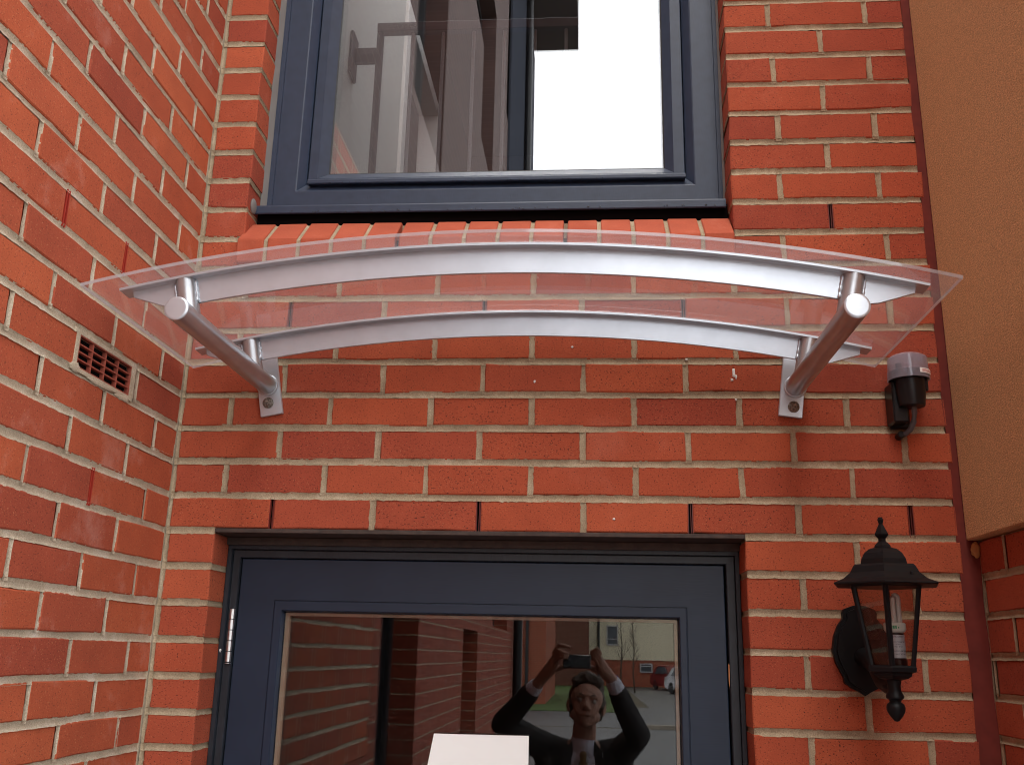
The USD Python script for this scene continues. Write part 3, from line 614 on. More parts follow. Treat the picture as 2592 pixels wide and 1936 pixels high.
for x, z in AX:
    a = obj('arm', tube((x, -.011, z), (x, -.508, z), TR, 40, .0012), M['steel_tube'], can, smooth=35)
    v, f = lathe([(0, .0036), (TR - .004, .0035), (TR - .0012, .0031), (TR + .0005, .0016), (TR + .0005, 0), (0, 0)], 40)
    T = trimesh.geometry.align_vectors([0, 0, 1], [0, -1, 0])[:3, :3]
    obj('end_cap', (v @ T.T + [x, -.5085, z], f), M['steel'], a, smooth=35)
    ring = trimesh.creation.torus(TR + .0008, .0026, 40, 8); rv = np.array(ring.vertices)[:, [0, 2, 1]]
    obj('weld_bead', (rv + [x, -.0125, z], np.array(ring.faces)), M['steel'], a, smooth=True)
    for yy in (YR1 + .0195, YR2 + .0195):
        sg = -1 if x < 0 else 1; xt = x + sg*.0135; zt = float(arc(xt)) - .0052      # the posts stand square to the curve, so they lean outwards
        p0, p1 = np.array([x - sg*.001, yy, z + .006]), np.array([xt, yy, zt]); ax_ = (p1 - p0)/np.linalg.norm(p1 - p0)
        p = obj('stub_post', tube(p0, p1, .0190, 32, .0006), M['steel_tube'], can, smooth=35)
        sd = np.array([ax_[2], 0, -ax_[0]])
        for sx in (-1, 1):
            pts = [p1 - ax_*q + sd*sx*.0192 + [0, -.0045 + .0010*math.sin(q*400), 0] for q in np.linspace(.004, .046, 14)]
            obj('weld_bead', path_tube(pts, .0026 + .0007*np.sin(np.arange(14)*1.7), 6), M['steel'], p, smooth=True)
for (xc, zb, ang, xt) in ((-.4715, .2175, math.radians(11), 0), (.6700, .2165, math.radians(-7.5), 0)):
    m = bevbox(xc - .0252, xc + .0252, -.0105, -.0015, zb, zb + .175, .0012)
    pl = obj('wall_plate', rot(m, -ang, (0, 1, 0), (xc, 0, zb + .02)), M['steel'], can)
    bx, bz = (-.4778, .2455) if xc < 0 else (.6752, .2382)
    prof = [(.0, .0118), (.0035, .0115), (.0042, .0085), (.0062, .0088), (.0088, .0068), (.0108, .0035), (.0122, .0028), (.0125, .0), (0, 0)]
    v, f = lathe(prof, 28); v = v.copy(); 
    for i in range(len(v)):
        rr = math.hypot(v[i][0], v[i][1])
        if .005 < rr < .0115: v[i][2] += .0009*math.sin(9*math.atan2(v[i][1], v[i][0]))
    obj('bolt_head', (v @ T.T + [bx, -.0104, bz], f), M['steel_worn'], pl, smooth=25)

# ------------------------------------------------------------------ wall lantern
LX, LY = .7805, -.2
lan = thing('wall_lantern', 'black six-sided carriage lantern with finial and low-energy bulb, right of the door', 'lantern', (LX, -.01, -.384))
ph = math.radians(13)
L = (LX, LY, 0)
obj('finial', lathe([(0, -.0225), (.004, -.0235), (.0062, -.0285), (.0045, -.034), (.0042, -.036), (.0135, -.0545), (.0128, -.057), (.0075, -.0625), (.0075, -.068), (.0155, -.0755), (.0165, -.079), (.0155, -.0815), (0, -.0815)], 6, ph, L), M['black_cast'], lan)
hexr = [(.0165, -.0795), (.028, -.0830), (.0375, -.0905), (.0440, -.1015), (.0458, -.1105), (.0575, -.1115), (.0615, -.1155), (.068, -.127), (.082, -.138), (.1005, -.1455), (.1015, -.1475), (.0995, -.1490), (.072, -.1505), (.066, -.1520), (0, -.1520)]
obj('roof', lathe(hexr, 6, ph, L), M['black_cast'], lan)
obj('roof_screw', cat([lathe([(0, -.1255), (.0028, -.1265), (.0028, -.1335), (.004, -.136), (0, -.136)], 10, 0, (LX + .03, LY - .058, 0))]), M['black_cast'], lan)
zt_, zb_ = -.151, -.290; rt_, rb_ = .0668, .0425
ang = [ph + k*math.pi/3 for k in range(6)]
P3 = lambda r, a, z: np.array([LX + r*math.cos(a), LY + r*math.sin(a), z])
for a in ang:
    t = np.array([-math.sin(a), math.cos(a), 0]); o = np.array([math.cos(a), math.sin(a), 0]); w = .0052
    secs = [[P3(r, a, z) + t*w - o*.004, P3(r, a, z) + t*w*.8, P3(r, a, z) + o*.0024, P3(r, a, z) - t*w*.8, P3(r, a, z) - t*w - o*.004, P3(r, a, z) - o*.006] for r, z in ((rt_, zt_), (rb_, zb_))]
    obj('corner_post', sweep(np.array(secs)), M['black_cast'], lan)
for k in range(6):
    a, b = ang[k], ang[(k+1) % 6]
    q = [P3(rt_ - .003, a, zt_), P3(rt_ - .003, b, zt_), P3(rb_ - .003, b, zb_), P3(rb_ - .003, a, zb_)]
    mid = (a + b)/2 if b > a else (a + b + 2*math.pi)/2
    i_ = np.array([math.cos(mid), math.sin(mid), 0])*.0018
    obj('lantern_pane', sweep(np.array([[p - i_ for p in q], q])), M['lantern_glass'], lan)
obj('base', cat([lathe([(0, -.288), (.0445, -.2885), (.0465, -.292), (.0455, -.299), (.037, -.3015), (.036, -.306), (.029, -.3105), (.016, -.3135), (0, -.3135)], 6, ph, L)]), M['black_cast'], lan)
obj('drop_finial', lathe([(0, -.312), (.0128, -.312), (.0125, -.318), (.0112, -.322), (.0112, -.332), (.0125, -.3345), (.0152, -.3395), (.0152, -.3440), (.0105, -.3475), (.0098, -.3505), (.0145, -.3545), (.0162, -.360), (.0150, -.3675), (.0105, -.375), (.0045, -.3825), (0, -.384)], 20, 0, L), M['black_cast'], lan, smooth=40)
# bracket from the wall: a shaped back plate, a curling arm
pts = []
hh = [(-.175, .012), (-.182, .030), (-.190, .034), (-.200, .033), (-.214, .044), (-.235, .053), (-.262, .0575), (-.285, .053), (-.305, .044), (-.312, .040), (-.324, .038), (-.333, .026), (-.341, .010), (-.3475, .0)]
out = [(LX - .001 + w, z) for z, w in hh] + [(LX - .001 - w, z) for z, w in hh[::-1][1:]]
pg = Polygon(out); ex = trimesh.creation.extrude_polygon(pg, .012, engine='earcut')
v = np.array(ex.vertices); v = np.stack([v[:, 0], -.002 - v[:, 2], v[:, 1]], 1)
pg2 = pg.buffer(-.007); e2 = trimesh.creation.extrude_polygon(pg2, .008, engine='earcut'); v2 = np.array(e2.vertices); v2 = np.stack([v2[:, 0], -.0139 - v2[:, 2], v2[:, 1]], 1)
obj('back_plate', cat([(v, np.array(ex.faces)), (v2, np.array(e2.faces))]), M['black_cast'], lan)
cv = [(LX, -.018, -.275), (LX, -.05, -.280), (LX, -.09, -.296), (LX, -.125, -.320), (LX, -.16, -.328), (LX, -.19, -.325)]
obj('arm', path_tube(cv, np.array([.020, .016, .013, .012, .011, .0105]), 12), M['black_cast'], lan, smooth=True)
BX, BY = LX + .0085, LY - .004
blb = obj('bulb', lathe([(0, -.2135), (.0172, -.2140), (.0190, -.2165), (.0190, -.2265), (.0165, -.2305), (.0125, -.2325), (0, -.2325)], 24, 0, (BX, BY, 0)), M['bulb_collar'], lan, smooth=35, label='white folded-tube low-energy bulb with printed label')
for k in range(3):
    a = math.radians(-90 + 120*k + 14); r = .0088; ta = np.array([-math.sin(a), math.cos(a)])*.0052; c = np.array([math.cos(a), math.sin(a)])*r
    up = [(BX + c[0] + ta[0], BY + c[1] + ta[1], z) for z in np.linspace(-.215, -.172, 5)]
    bow = [(BX + c[0] + ta[0]*math.cos(q), BY + c[1] + ta[1]*math.cos(q), -.172 + .0062*math.sin(q)) for q in np.linspace(.4, math.pi - .4, 5)]
    dn = [(BX + c[0] - ta[0], BY + c[1] - ta[1], z) for z in np.linspace(-.172, -.215, 5)]
    obj('tube', path_tube(up + bow + dn, .0044, 10), M['white_gloss'], blb, smooth=True)
obj('holder', lathe([(0, -.232), (.0145, -.2325), (.0150, -.2355), (.0150, -.2765), (.0165, -.278), (.0165, -.289), (0, -.289)], 24, 0, (BX, BY, 0)), M['black_plastic'], blb, smooth=35)
lab = np.array([[(BX + .0153*math.cos(a), BY + .0153*math.sin(a), z) for a in np.linspace(math.radians(-172), math.radians(-18), 18)] for z in (-.2355, -.2755)])
lv = lab.reshape(-1, 3); lf = [(j, j + 1, 18 + j + 1, 18 + j) for j in range(17)]
obj('label', (lv, np.array(lf)[:, ::-1]), M['bulb_label'], blb, smooth=True)
txt = []
for i, (t, h, dx) in enumerate((('KINGSWAY', .0034, -.0145), ('Rated Voltage 50V', .0024, -.0150), ('~ 50Hz', .0024, -.0095), ('9W   IP43', .0024, -.0095), ('WALL LANTERN', .0026, -.0115), ('HALF KIT BK', .0024, -.0085))):
    tm = meshkit.text_mesh(t, h, .0001); v = np.array(tm.vertices); v[:, 0] *= .92
    u = v[:, 0] + dx; zt2 = -.2402 - (0, .0085, .0128, .0170, .0245, .0300)[i] + v[:, 1]
    a = u/.0154 - math.pi/2 + .12; rr = .01545 + v[:, 2]
    txt.append((np.stack([BX + rr*np.cos(a), BY + rr*np.sin(a), zt2], 1), np.array(tm.faces)))
obj('lettering', cat(txt), M['ink'], blb)
obj('green_mark', cat([(np.stack([BX + .0193*np.cos(a), BY + .0193*np.sin(a), z], 1), np.array([(0, 1, 2), (0, 2, 3)])) for a, z in [(np.radians([-118, -96, -96, -118]), np.array([-.2250, -.2250, -.2195, -.2195])), (np.radians([-90, -84, -84, -90]), np.array([-.2245, -.2245, -.2215, -.2215]))]]), M['green_ink'], blb)

# ------------------------------------------------------------------ light sensor
SX, SY = .9045, -.056
sen = thing('light_sensor', 'black dusk sensor with smoky clear cap, fixed between canopy and rendered wall', 'sensor', (SX, 0, .173))
obj('cap', lathe([(0, .3430), (.012, .3424), (.022, .3400), (.032, .3365), (.0385, .3320), (.0395, .3285), (.0405, .3035), (.0415, .3025), (.0425, .2840), (.0412, .2830), (.0405, .3015), (.0385, .3030), (.0375, .3270), (.036, .3310), (0, .3395)], 40, 0, (SX, SY, 0)), M['sensor_dome'], sen, smooth=30, label='smoky clear domed cap')
obj('disc', lathe([(0, .3020), (.0395, .3018), (.0402, .2995), (.0402, .2855), (.0385, .2848), (0, .2848)], 40, 0, (SX, SY, 0)), M['black_plastic'], sen, smooth=30)
obj('cell', cat([lathe([(0, .3190), (.007, .3185), (.007, .302), (0, .302)], 14, 0, (SX - .020, SY - .006, 0)), bevbox(SX - .002, SX + .018, SY - .012, SY + .012, .302, .309)]), M['black_plastic'], sen, smooth=30)
obj('body', cat([lathe([(0, .2848), (.0300, .2848), (.0295, .2620), (.0262, .2300), (.0248, .2275), (0, .2275)], 32, 0, (SX + .002, SY, 0)), bevbox(SX + .012, SX + .035, SY - .012, SY + .016, .259, .2848)]), M['black_plastic'], sen, smooth=30)
obj('wall_bracket', cat([bevbox(SX - .035, SX - .004, -.052, -.001, .196, .284, .003), bevbox(SX - .033, SX + .010, -.014, -.001, .190, .25, .003)]), M['black_plastic'], sen)
obj('cable', path_tube([(SX + .006, SY, .229), (SX + .006, SY + .002, .215), (SX + .005, SY + .008, .198), (SX + .001, SY + .020, .184), (SX - .006, SY + .036, .1775), (SX - .012, -.006, .1765)], .0058, 12), M['grey_cable'], sen, smooth=True)
obj('gland', tube((SX - .014, -.024, .1765), (SX - .014, -.001, .1745), .0075, 14), M['black_plastic'], sen)
st = np.array([[(SX + .0429*math.cos(a), SY + .0429*math.sin(a), z) for a in np.radians(np.linspace(-76, -18, 12))] for z in (.2905, .3005)]).reshape(-1, 3)
obj('sticker', (st, np.array([(j, j + 1, 12 + j + 1, 12 + j) for j in range(11)])), M['paper'], sen, smooth=True)
lines = []
for z in (.2978, .2957, .2935):
    q = np.array([[(SX + .0432*math.cos(a), SY + .0432*math.sin(a), zz_) for a in np.radians(np.linspace(-69, -24, 10))] for zz_ in (z - .00045, z + .00045)]).reshape(-1, 3)
    lines.append((q, np.array([(j, j + 1, 10 + j + 1, 10 + j) for j in range(9)])))
obj('sticker_print', cat(lines), M['red_ink'], sen)

# ------------------------------------------------------------------ rooms behind the glass
M['wall_paint'] = principled('pale_wall_paint', (0.54, 0.55, 0.52), 0.8); M['shade_paint'] = principled('shade_dark_wall_paint', (0.07, 0.06, 0.055), 0.85); M['floor'] = principled('dark_carpet', (0.05, 0.045, 0.045), 0.95)  # second wall paint is darkened so the rooms stay dim behind the glass
M['baluster_steel'] = principled('grey_baluster_steel', (0.26, 0.25, 0.26), 0.35); M['white_wood'] = principled('white_gloss_wood', (0.75, 0.75, 0.73), 0.4); M['rail_paint'] = principled('dark_rail_paint', (0.035, 0.028, 0.034), 0.4)
obj('inner_wall', cat([box(-.70, -.62, .31, 1.78, .0, 3.2), ]), M['wall_paint'], kind='structure')
obj('inner_wall', cat([box(-.70, -.62, 2.75, 4.2, 0, 3.2), box(-1.9, -.70, 2.75, 2.83, 0, 3.2), box(-1.9, -1.82, .31, 2.75, 0, 3.2), box(-1.9, 1.6, 4.2, 4.3, 0, 3.2), box(1.2, 1.3, .31, 4.2, 0, 3.2)]), M['shade_paint'], kind='structure')
obj('ceiling', cat([box(-1.9, 1.6, 1.95, 4.3, 3.2, 3.3), box(-1.9, 1.6, .31, .5, 3.2, 3.3), box(-1.9, -.62, .5, 1.95, 3.2, 3.3), box(1.2, 1.6, .5, 1.95, 3.2, 3.3)]), M['shade_paint'], kind='structure')  # gap in the ceiling is an added, unseen opening to brighten the pale wall
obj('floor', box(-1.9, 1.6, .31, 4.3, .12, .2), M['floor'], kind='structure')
tag(stage.GetPrimAtPath(obj('door_casing', cat([bevbox(-.715, -.605, 1.78, 1.86, .2, 2.62), bevbox(-.715, -.605, 2.69, 2.75, .2, 2.62), bevbox(-.715, -.605, 1.78, 2.75, 2.621, 2.69)]), M['white_wood'])), 'white painted door casing on the pale wall behind the upper window', 'door casing')
gr = thing('guard_rail', 'dark metal guard rail with thin uprights behind the upper window glass', 'guard rail', (.3, .93, .9))
obj('top_rail', bevbox(-.528, 1.19, .915, .945, 1.880, 1.918), M['rail_paint'], gr); obj('bottom_rail', bevbox(-.528, 1.19, .92, .94, .98, 1.01), M['rail_paint'], gr)
obj('end_post', bevbox(-.528, -.506, .918, .942, 1.011, 1.8795), M['rail_paint'], gr)
for k in range(14):
    x = -.397 + k*.111; obj('baluster', tube((x, .93, 1.011), (x, .93, 1.8795), .0060, 12), M['baluster_steel'], gr, smooth=35)
br = obj('bracket', bevbox(-.606, -.5285, .922, .938, 1.757, 1.820), M['rail_paint'], gr); obj('wall_flange', bevbox(-.6195, -.607, .89, .97, 1.70, 1.875, .004), M['rail_paint'], br)
obj('hall_wall', cat([box(-.9, -.8, .32, 3.0, GZ, .08), box(.8, .9, .32, 3.0, GZ, .08), box(-.9, .9, 3.0, 3.1, GZ, .08), box(-.9, .9, .32, 3.1, .085, .115), box(-.9, .9, .3, 3.1, GZ - .1, GZ)]), M['shade_paint'], kind='structure')

# ------------------------------------------------------------------ ground and what stands behind the viewer
M['asphalt'] = principled('wet_asphalt', (0.055, 0.057, 0.06), 0.45, bump=(40, 0.5, 0.004), var=(0.6, 0.35)); M['paving'] = principled('grey_paving', (0.17, 0.165, 0.16), 0.7, var=(2.5, 0.25), bump=(60, 0.4, 0.003))
M['kerb'] = principled('kerb_stone', (0.28, 0.24, 0.19), 0.8, var=(5, 0.2)); M['grass'] = principled('grass', (0.075, 0.12, 0.025), 0.9, var=(4, 0.45), bump=(50, 0.8, 0.03)); M['soil'] = principled('bare_soil', (0.11, 0.095, 0.06), 0.95, var=(1.5, 0.4), bump=(14, 0.7, 0.03))
M['cream'] = principled('cream_render', (0.70, 0.64, 0.46), 0.85, var=(0.5, 0.06)); M['glass_far'] = principled('far_window_glass', (0.05, 0.06, 0.07), 0.1); M['white_frame'] = principled('pale_window_frame', (0.45, 0.46, 0.46), 0.5)
obj('ground', box(-300, 300, -400, 200, GZ - .5, GZ - .012), M['soil'], kind='structure')
obj('paving', box(-8, 14, -10.5, 0.0, GZ - .2, GZ), M['paving'], kind='structure')
obj('road', cat([box(-40, 60, -25.6, -10.65, GZ - .3, GZ - .004), box(2.6, 30, -64, -37.5, GZ - .3, GZ - .006), box(-40, 60, -37.5, -26.0, GZ - .3, GZ - .005)]), M['asphalt'], kind='structure')
obj('kerb', cat([box(-8, 14, -10.64, -10.51, GZ - .2, GZ + .002), box(1.7, 30, -25.98, -25.65, GZ - .2, GZ + .10)]), M['kerb'], kind='structure')
obj('lawn', box(-14, 1.5, -66, -33.5, GZ - .2, GZ + .02), M['grass'], kind='structure')
ab = thing('apartment_building', 'cream rendered apartment building on a brick base, mirrored at the right of the door glass', 'building', (6, -67, GZ))
obj('upper_wall', box(.28, 22, -78, -66.0, -.43, 6.5), M['cream'], ab); obj('base_wall', box(.28, 22, -78, -66.05, GZ - .3, -.43), M['block_brick'], ab)
for x0, x1, z0, z1 in ((1.46, 2.25, .52, 1.84), (3.70, 4.55, -1.22, -.62), (6.8, 7.6, .52, 1.84), (1.46, 2.25, 3.3, 4.6), (6.8, 7.6, 3.3, 4.6)):
    w = obj('window', cat([box(x0, x0 + .08, -66.0, -65.93, z0, z1), box(x1 - .08, x1, -66, -65.93, z0, z1), box(x0 + .08, x1 - .08, -66, -65.93, z0, z0 + .08), box(x0 + .08, x1 - .08, -66, -65.93, z1 - .08, z1), box(x0 + .08, x1 - .08, -66, -65.94, z0 + .38, z0 + .44)]), M['white_frame'], ab)
    obj('pane', box(x0 + .05, x1 - .05, -66.02, -65.96, z0 + .05, z1 - .05), M['glass_far'], w)
obj('downpipe', tube((.92, -65.9, GZ), (.92, -65.9, 6.4), .08, 10), M['charcoal'], ab); obj('roof', box(.1, 22.3, -78.2, -65.6, 6.5, 6.8), M['charcoal'], ab)
gb_ = thing('brick_building', 'brick gable end with shade put into its colour, beside the cream building, mirrored above the phone', 'building', (-1.5, -67, GZ))
obj('wall', box(-8, .27, -78, -64, GZ - .3, 7.0), M['shaded_brick'], gb_); obj('roof', box(-8.2, .27, -78.2, -63.8, 7.0, 7.3), M['charcoal'], gb_)
bb = thing('brick_building', 'orange-red brick block with pipes on its face, mirrored beyond the long wall', 'building', (-6, -39, GZ))
obj('wall', box(-14, -1.5, -50, -38, GZ - .3, 6.4), M['block_brick'], bb); obj('roof', box(-14.3, -1.3, -50.2, -37.7, 6.4, 6.7), M['charcoal'], bb)
for x in (-4.4, -2.55, -2.25): obj('downpipe', tube((x, -37.93, GZ), (x, -37.93, 6.3), .06, 10), M['charcoal'], bb)
for z in (-.1, .85): obj('railing', bevbox(-6.5, -4.25, -37.99, -37.8, z, z + .16), M['white_frame'], bb)

def car(name, label, body, at, yaw):
    c = thing(name, label, 'car', (at[0], at[1], GZ))
    R = trimesh.transformations.rotation_matrix(yaw, (0, 0, 1))[:3, :3]
    place = lambda mesh: (VF(mesh)[0] @ R.T + [at[0], at[1], GZ], VF(mesh)[1])
    side = np.array([(-2.05, .35), (-2.08, .62), (-2.0, .86), (-1.75, .92), (-1.35, 1.36), (-.9, 1.46), (.1, 1.45), (.75, 1.05), (1.75, .90), (2.02, .70), (2.05, .40), (1.8, .26), (-1.8, .26)])
    secs = []
    for y, s, dz in ((-.86, .97, 0), (-.82, 1.0, 0), (-.60, 1.0, .01), (.60, 1.0, .01), (.82, 1.0, 0), (.86, .97, 0)):
        secs.append([(x*s, y*(1 - .14*max(0, z - .9)/.55), z*(1 if s == 1 else .985) + dz*(z > .8)) for x, z in side])
    obj('body', place(sweep(np.array(secs))), body, c, smooth=30)
    gl = [sweep(np.array([[(-1.28, y, .95), (-.88, y*.93, 1.38), (.05, y*.93, 1.37), (.62, y, .98)] for y in (s*.80, s*.865)])) for s in (-1, 1)]
    obj('side_glass', place(cat(gl)), M['glass_far'], c)
    obj('rear_window', place(sweep(np.array([[(-1.70, y, .95), (-1.37, y*.92, 1.33), (-1.33, y*.92, 1.32), (-1.66, y, .94)] for y in (-.66, .66)]))), M['glass_far'], c)
    for x in (-1.3, 1.3):
        for y in (-.86, .70): obj('wheel', place(tube((x, y, .31), (x, y + .16, .31), .31, 20, .03)), M['gasket'], c)
    for y in (-.78, .52): obj('tail_light', place(bevbox(-2.10, -1.98, y, y + .26, .66, .84, .02)), M['red_ink'], c)
    obj('bumper', place(bevbox(-2.14, -2.02, -.8, .8, .34, .52, .03)), M['charcoal'], c)
M['silver_car'] = principled('silver_car_paint', (0.62, 0.64, 0.67), 0.25, 0.3); M['dark_car'] = principled('dark_red_car_paint', (0.16, 0.02, 0.02), 0.25)
car('parked_car', 'silver parked car mirrored at the right edge of the door glass', M['silver_car'], (6.1, -53, 0), math.radians(64))
car('parked_car', 'dark red parked car behind the silver one, mirrored in the door glass', M['dark_car'], (5.6, -60, 0), math.radians(70))
M['bark'] = principled('bark', (0.07, 0.055, 0.04), 0.9)
def sapling(x, y, h, seed, label):
    t = thing('sapling', label, 'tree', (x, y, GZ)); r = random.Random(seed)
    trunk = [(x + .04*math.sin(k*1.3 + seed), y, GZ + h*k/8) for k in range(9)]
    obj('trunk', path_tube(trunk, np.linspace(.05, .012, 9), 7), M['bark'], t, smooth=True)
    tw_ = []
    for k in range(26):
        q = r.uniform(.3, .97); z = GZ + h*q; a = r.uniform(0, 2*math.pi); l = (1 - q*.6)*h*.30*r.uniform(.6, 1.1)
        p0 = np.array([x, y, z]); p1 = p0 + np.array([math.cos(a)*l*.35, math.sin(a)*l*.35, l*.8]); mid = (p0 + p1)/2 + [math.cos(a)*l*.08, math.sin(a)*l*.08, 0]
        tw_.append(path_tube([p0, mid, p1], np.array([.014, .010, .004]), 5))
        for m in range(2):
            b = a + r.uniform(-1.2, 1.2); p2 = mid + np.array([math.cos(b)*l*.3, math.sin(b)*l*.3, l*.35]); tw_.append(path_tube([mid, p2], np.array([.007, .003]), 4))
    obj('crown', cat(tw_), M['bark'], t)
sapling(2.0, -52, 5.0, 3, 'bare sapling in front of the cream building window, mirrored in the door glass')
sapling(2.75, -54, 4.2, 8, 'slighter bare sapling right of the first, mirrored in the door glass')
M['blue'] = principled('blue_post_cap', (0.04, 0.05, 0.28), 0.5)
po = thing('marker_post', 'short post with a blue cap on the verge, mirrored beside the raised cuff', 'post', (1.55, -45, GZ))
obj('shaft', bevbox(1.5, 1.6, -45.05, -44.95, GZ, GZ + .75), M['charcoal'], po); obj('cap', bevbox(1.49, 1.61, -45.06, -44.94, GZ + .751, GZ + 1.05), M['blue'], po)

# ------------------------------------------------------------------ the person with the phone (seen only in the glass)
M['skin'] = principled('skin', (0.34, 0.17, 0.115), 0.5, subsurface_weight=0.0); M['hair'] = principled('brown_hair', (0.055, 0.035, 0.022), 0.6, bump=((300, 300, 40), 0.8, 0.004)); M['suit'] = principled('dark_suit_cloth', (0.018, 0.016, 0.017), 0.85, bump=(700, 0.4, 0.001)); M['shirt'] = principled('pale_shirt', (0.62, 0.64, 0.74), 0.8); M['tie'] = principled('mustard_tie', (0.22, 0.13, 0.035), 0.6, bump=(300, 0.4, 0.001)); M['trouser'] = principled('dark_trousers', (0.02, 0.019, 0.02), 0.85); M['shoe'] = principled('black_shoe', (0.01, 0.01, 0.01), 0.3)
per = thing('person', 'person in dark suit and mustard tie raising a phone, mirrored in door glass', 'person', (.21, -2.48, GZ))
HC = np.array([.226, -2.430, -.505])
def hp(x, y, z):      # head frame: x right, y forward, z up; tilted back and a little to the side
    v = np.array([x, y, z]); c, s = math.cos(.30), math.sin(.30); v = np.array([v[0], v[1]*c - v[2]*s, v[1]*s + v[2]*c]); t = .10; v = np.array([v[0]*math.cos(t) + v[2]*math.sin(t), v[1], -v[0]*math.sin(t) + v[2]*math.cos(t)])
    return HC + v
parts = [hull([(hp(0, -.025, .035), .078), (hp(0, .02, .03), .074)]), hull([(hp(0, .02, .02), .070), (hp(0, .052, -.065), .038), (hp(0, .062, -.088), .024)]), hull([(hp(-.04, .02, -.05), .030), (hp(.04, .02, -.05), .030), (hp(0, .055, -.085), .026)]),
         hull([(hp(0, .088, .012), .010), (hp(0, .108, -.028), .012), (hp(-.012, .090, -.034), .010), (hp(.012, .090, -.034), .010)]), hull([(hp(-.040, .078, .022), .012), (hp(.040, .078, .022), .012), (hp(0, .088, .026), .012)]),
         hull([(hp(-.020, .086, -.060), .0075), (hp(.020, .086, -.060), .0075), (hp(0, .092, -.060), .0085)]), hull([(hp(-.038, .058, -.018), .020), (hp(-.026, .064, -.050), .020)]), hull([(hp(.038, .058, -.018), .020), (hp(.026, .064, -.050), .020)])]
for s in (-1, 1): parts.append(hull([(hp(s*.082, -.008, .016), .009), (hp(s*.086, -.018, .0), .009), (hp(s*.080, -.006, -.028), .007)]))
SHL, SHR = np.array([.035, -2.475, -.695]), np.array([.395, -2.475, -.700]); EL, ER = np.array([-.150, -2.315, -.585]), np.array([.452, -2.215, -.610]); WLp, WRp = np.array([.012, -2.135, -.405]), np.array([.338, -2.115, -.378])
NECK = np.array([.212, -2.475, -.690])
parts += [hull([(hp(0, -.02, -.04), .052), (NECK, .058)]), hull([(NECK, .047), (SHL + [.03, 0, -.02], .042), (SHR + [-.03, 0, -.02], .042), (np.array([.212, -2.48, -.95]), .11)])]
def limb(a, b, ra, rb): return hull([(a, ra), (b, rb)])
parts += [limb(SHL, EL, .052, .042), limb(EL, WLp, .042, .027), limb(SHR, ER, .052, .042), limb(ER, WRp, .042, .027)]
HIP = np.array([.212, -2.50, -1.24])
parts += [hull([(np.array([.212, -2.48, -.95]), .11), (HIP + [-.07, 0, 0], .10), (HIP + [.07, 0, 0], .10)])]
for s in (-1, 1):
    k, an = HIP + [s*.10, .02, -.42], HIP + [s*.115, 0, -.83]; parts += [limb(HIP + [s*.085, 0, -.02], k, .085, .055), limb(k, an, .055, .038)]
# hands: palm, four fingers curled round the phone's end, thumb behind it
PX0, PX1, PZ = .127, .246, -.287
def hand(w, sgn):
    end = PX0 if sgn < 0 else PX1
    palm = np.array([end + sgn*.045, -2.085, PZ - .035]); kn = []
    out = [hull([(w, .024), (palm + [0, 0, -.012], .022), (palm + [-sgn*.006, .006, .024], .018)])]
    for i, (dz, ln) in enumerate(((.052, .9), (.034, 1.0), (.012, .92), (-.010, .75))):
        k0 = palm + np.array([-sgn*.004, .012, dz]); k1 = np.array([end + sgn*.022*ln, -2.040, PZ + dz*.55 + .006]); k2 = np.array([end - sgn*.004*ln, -2.031, PZ + dz*.42 + .002]); k3 = np.array([end - sgn*.020*ln, -2.036, PZ + dz*.38])
        if i == 0: k1, k2, k3 = np.array([end + sgn*.018, -2.050, PZ + .048]), np.array([end - sgn*.006, -2.048, PZ + .046]), np.array([end - sgn*.026, -2.050, PZ + .0405])
        if sgn > 0:      # the fingers of this hand stay behind the lens: tips on the phone's end and back
            k1 = np.array([end + .030 - .004*i, -2.066, PZ + dz*.6 + .004]); k2 = np.array([end + .014, -2.068, PZ + dz*.5]); k3 = np.array([end + .004, -2.078, PZ + dz*.45])
        out += [limb(k0, k1, .0098, .009), limb(k1, k2, .009, .0082), limb(k2, k3, .0082, .0072)]
    t0 = palm + [-sgn*.006, -.010, -.020]; t1 = np.array([end - sgn*.004, -2.085, PZ - .040]); t2 = np.array([end - sgn*.028, -2.072, PZ - .034])
    out += [limb(t0, t1, .013, .0105), limb(t1, t2, .0105, .0085)]
    return out
hl = union(parts + hand(WLp, -1) + hand(WRp, 1))
obj('body', soften(hl, .011, 6), M['skin'], per, smooth=True)
eyes = []
for s in (-1, 1):
    e = trimesh.creation.icosphere(2, .0125); eyes.append((np.array(e.vertices) + hp(s*.031, .0765, .004), np.array(e.faces)))
M['eye'] = principled('eye', (0.25, 0.22, 0.2), 0.2); [obj('eye', e, M['eye'], per, smooth=True) for e in eyes]
brow = [path_tube([hp(s*.016, .0935, .024), hp(s*.032, .0915, .029), hp(s*.050, .080, .024)], np.array([.003, .0042, .002]), 6) for s in (-1, 1)]; [obj('eyebrow', b, M['hair'], per) for b in brow]
hp_ = [hull([(hp(0, -.035, .050), .087), (hp(0, -.010, .074), .076)]), hull([(hp(-.050, .036, .096), .026), (hp(.045, .044, .100), .024), (hp(-.01, .056, .112), .025), (hp(0, -.02, .118), .048)]), hull([(hp(-.060, -.02, .03), .028), (hp(-.066, .0, .005), .018), (hp(-.05, -.06, -.02), .03)]), hull([(hp(.060, -.02, .03), .028), (hp(.066, .0, .005), .018), (hp(.05, -.06, -.02), .03)])]
v, f = soften(union(hp_), .010, 4); nn = (meshkit.fbm(v*45, 3, 5) - .5)[:, None]; v = v + (v - HC)*nn*.30
obj('hair', (v, f), M['hair'], per, smooth=True)
def along(a, b, t): return a + (b - a)*t
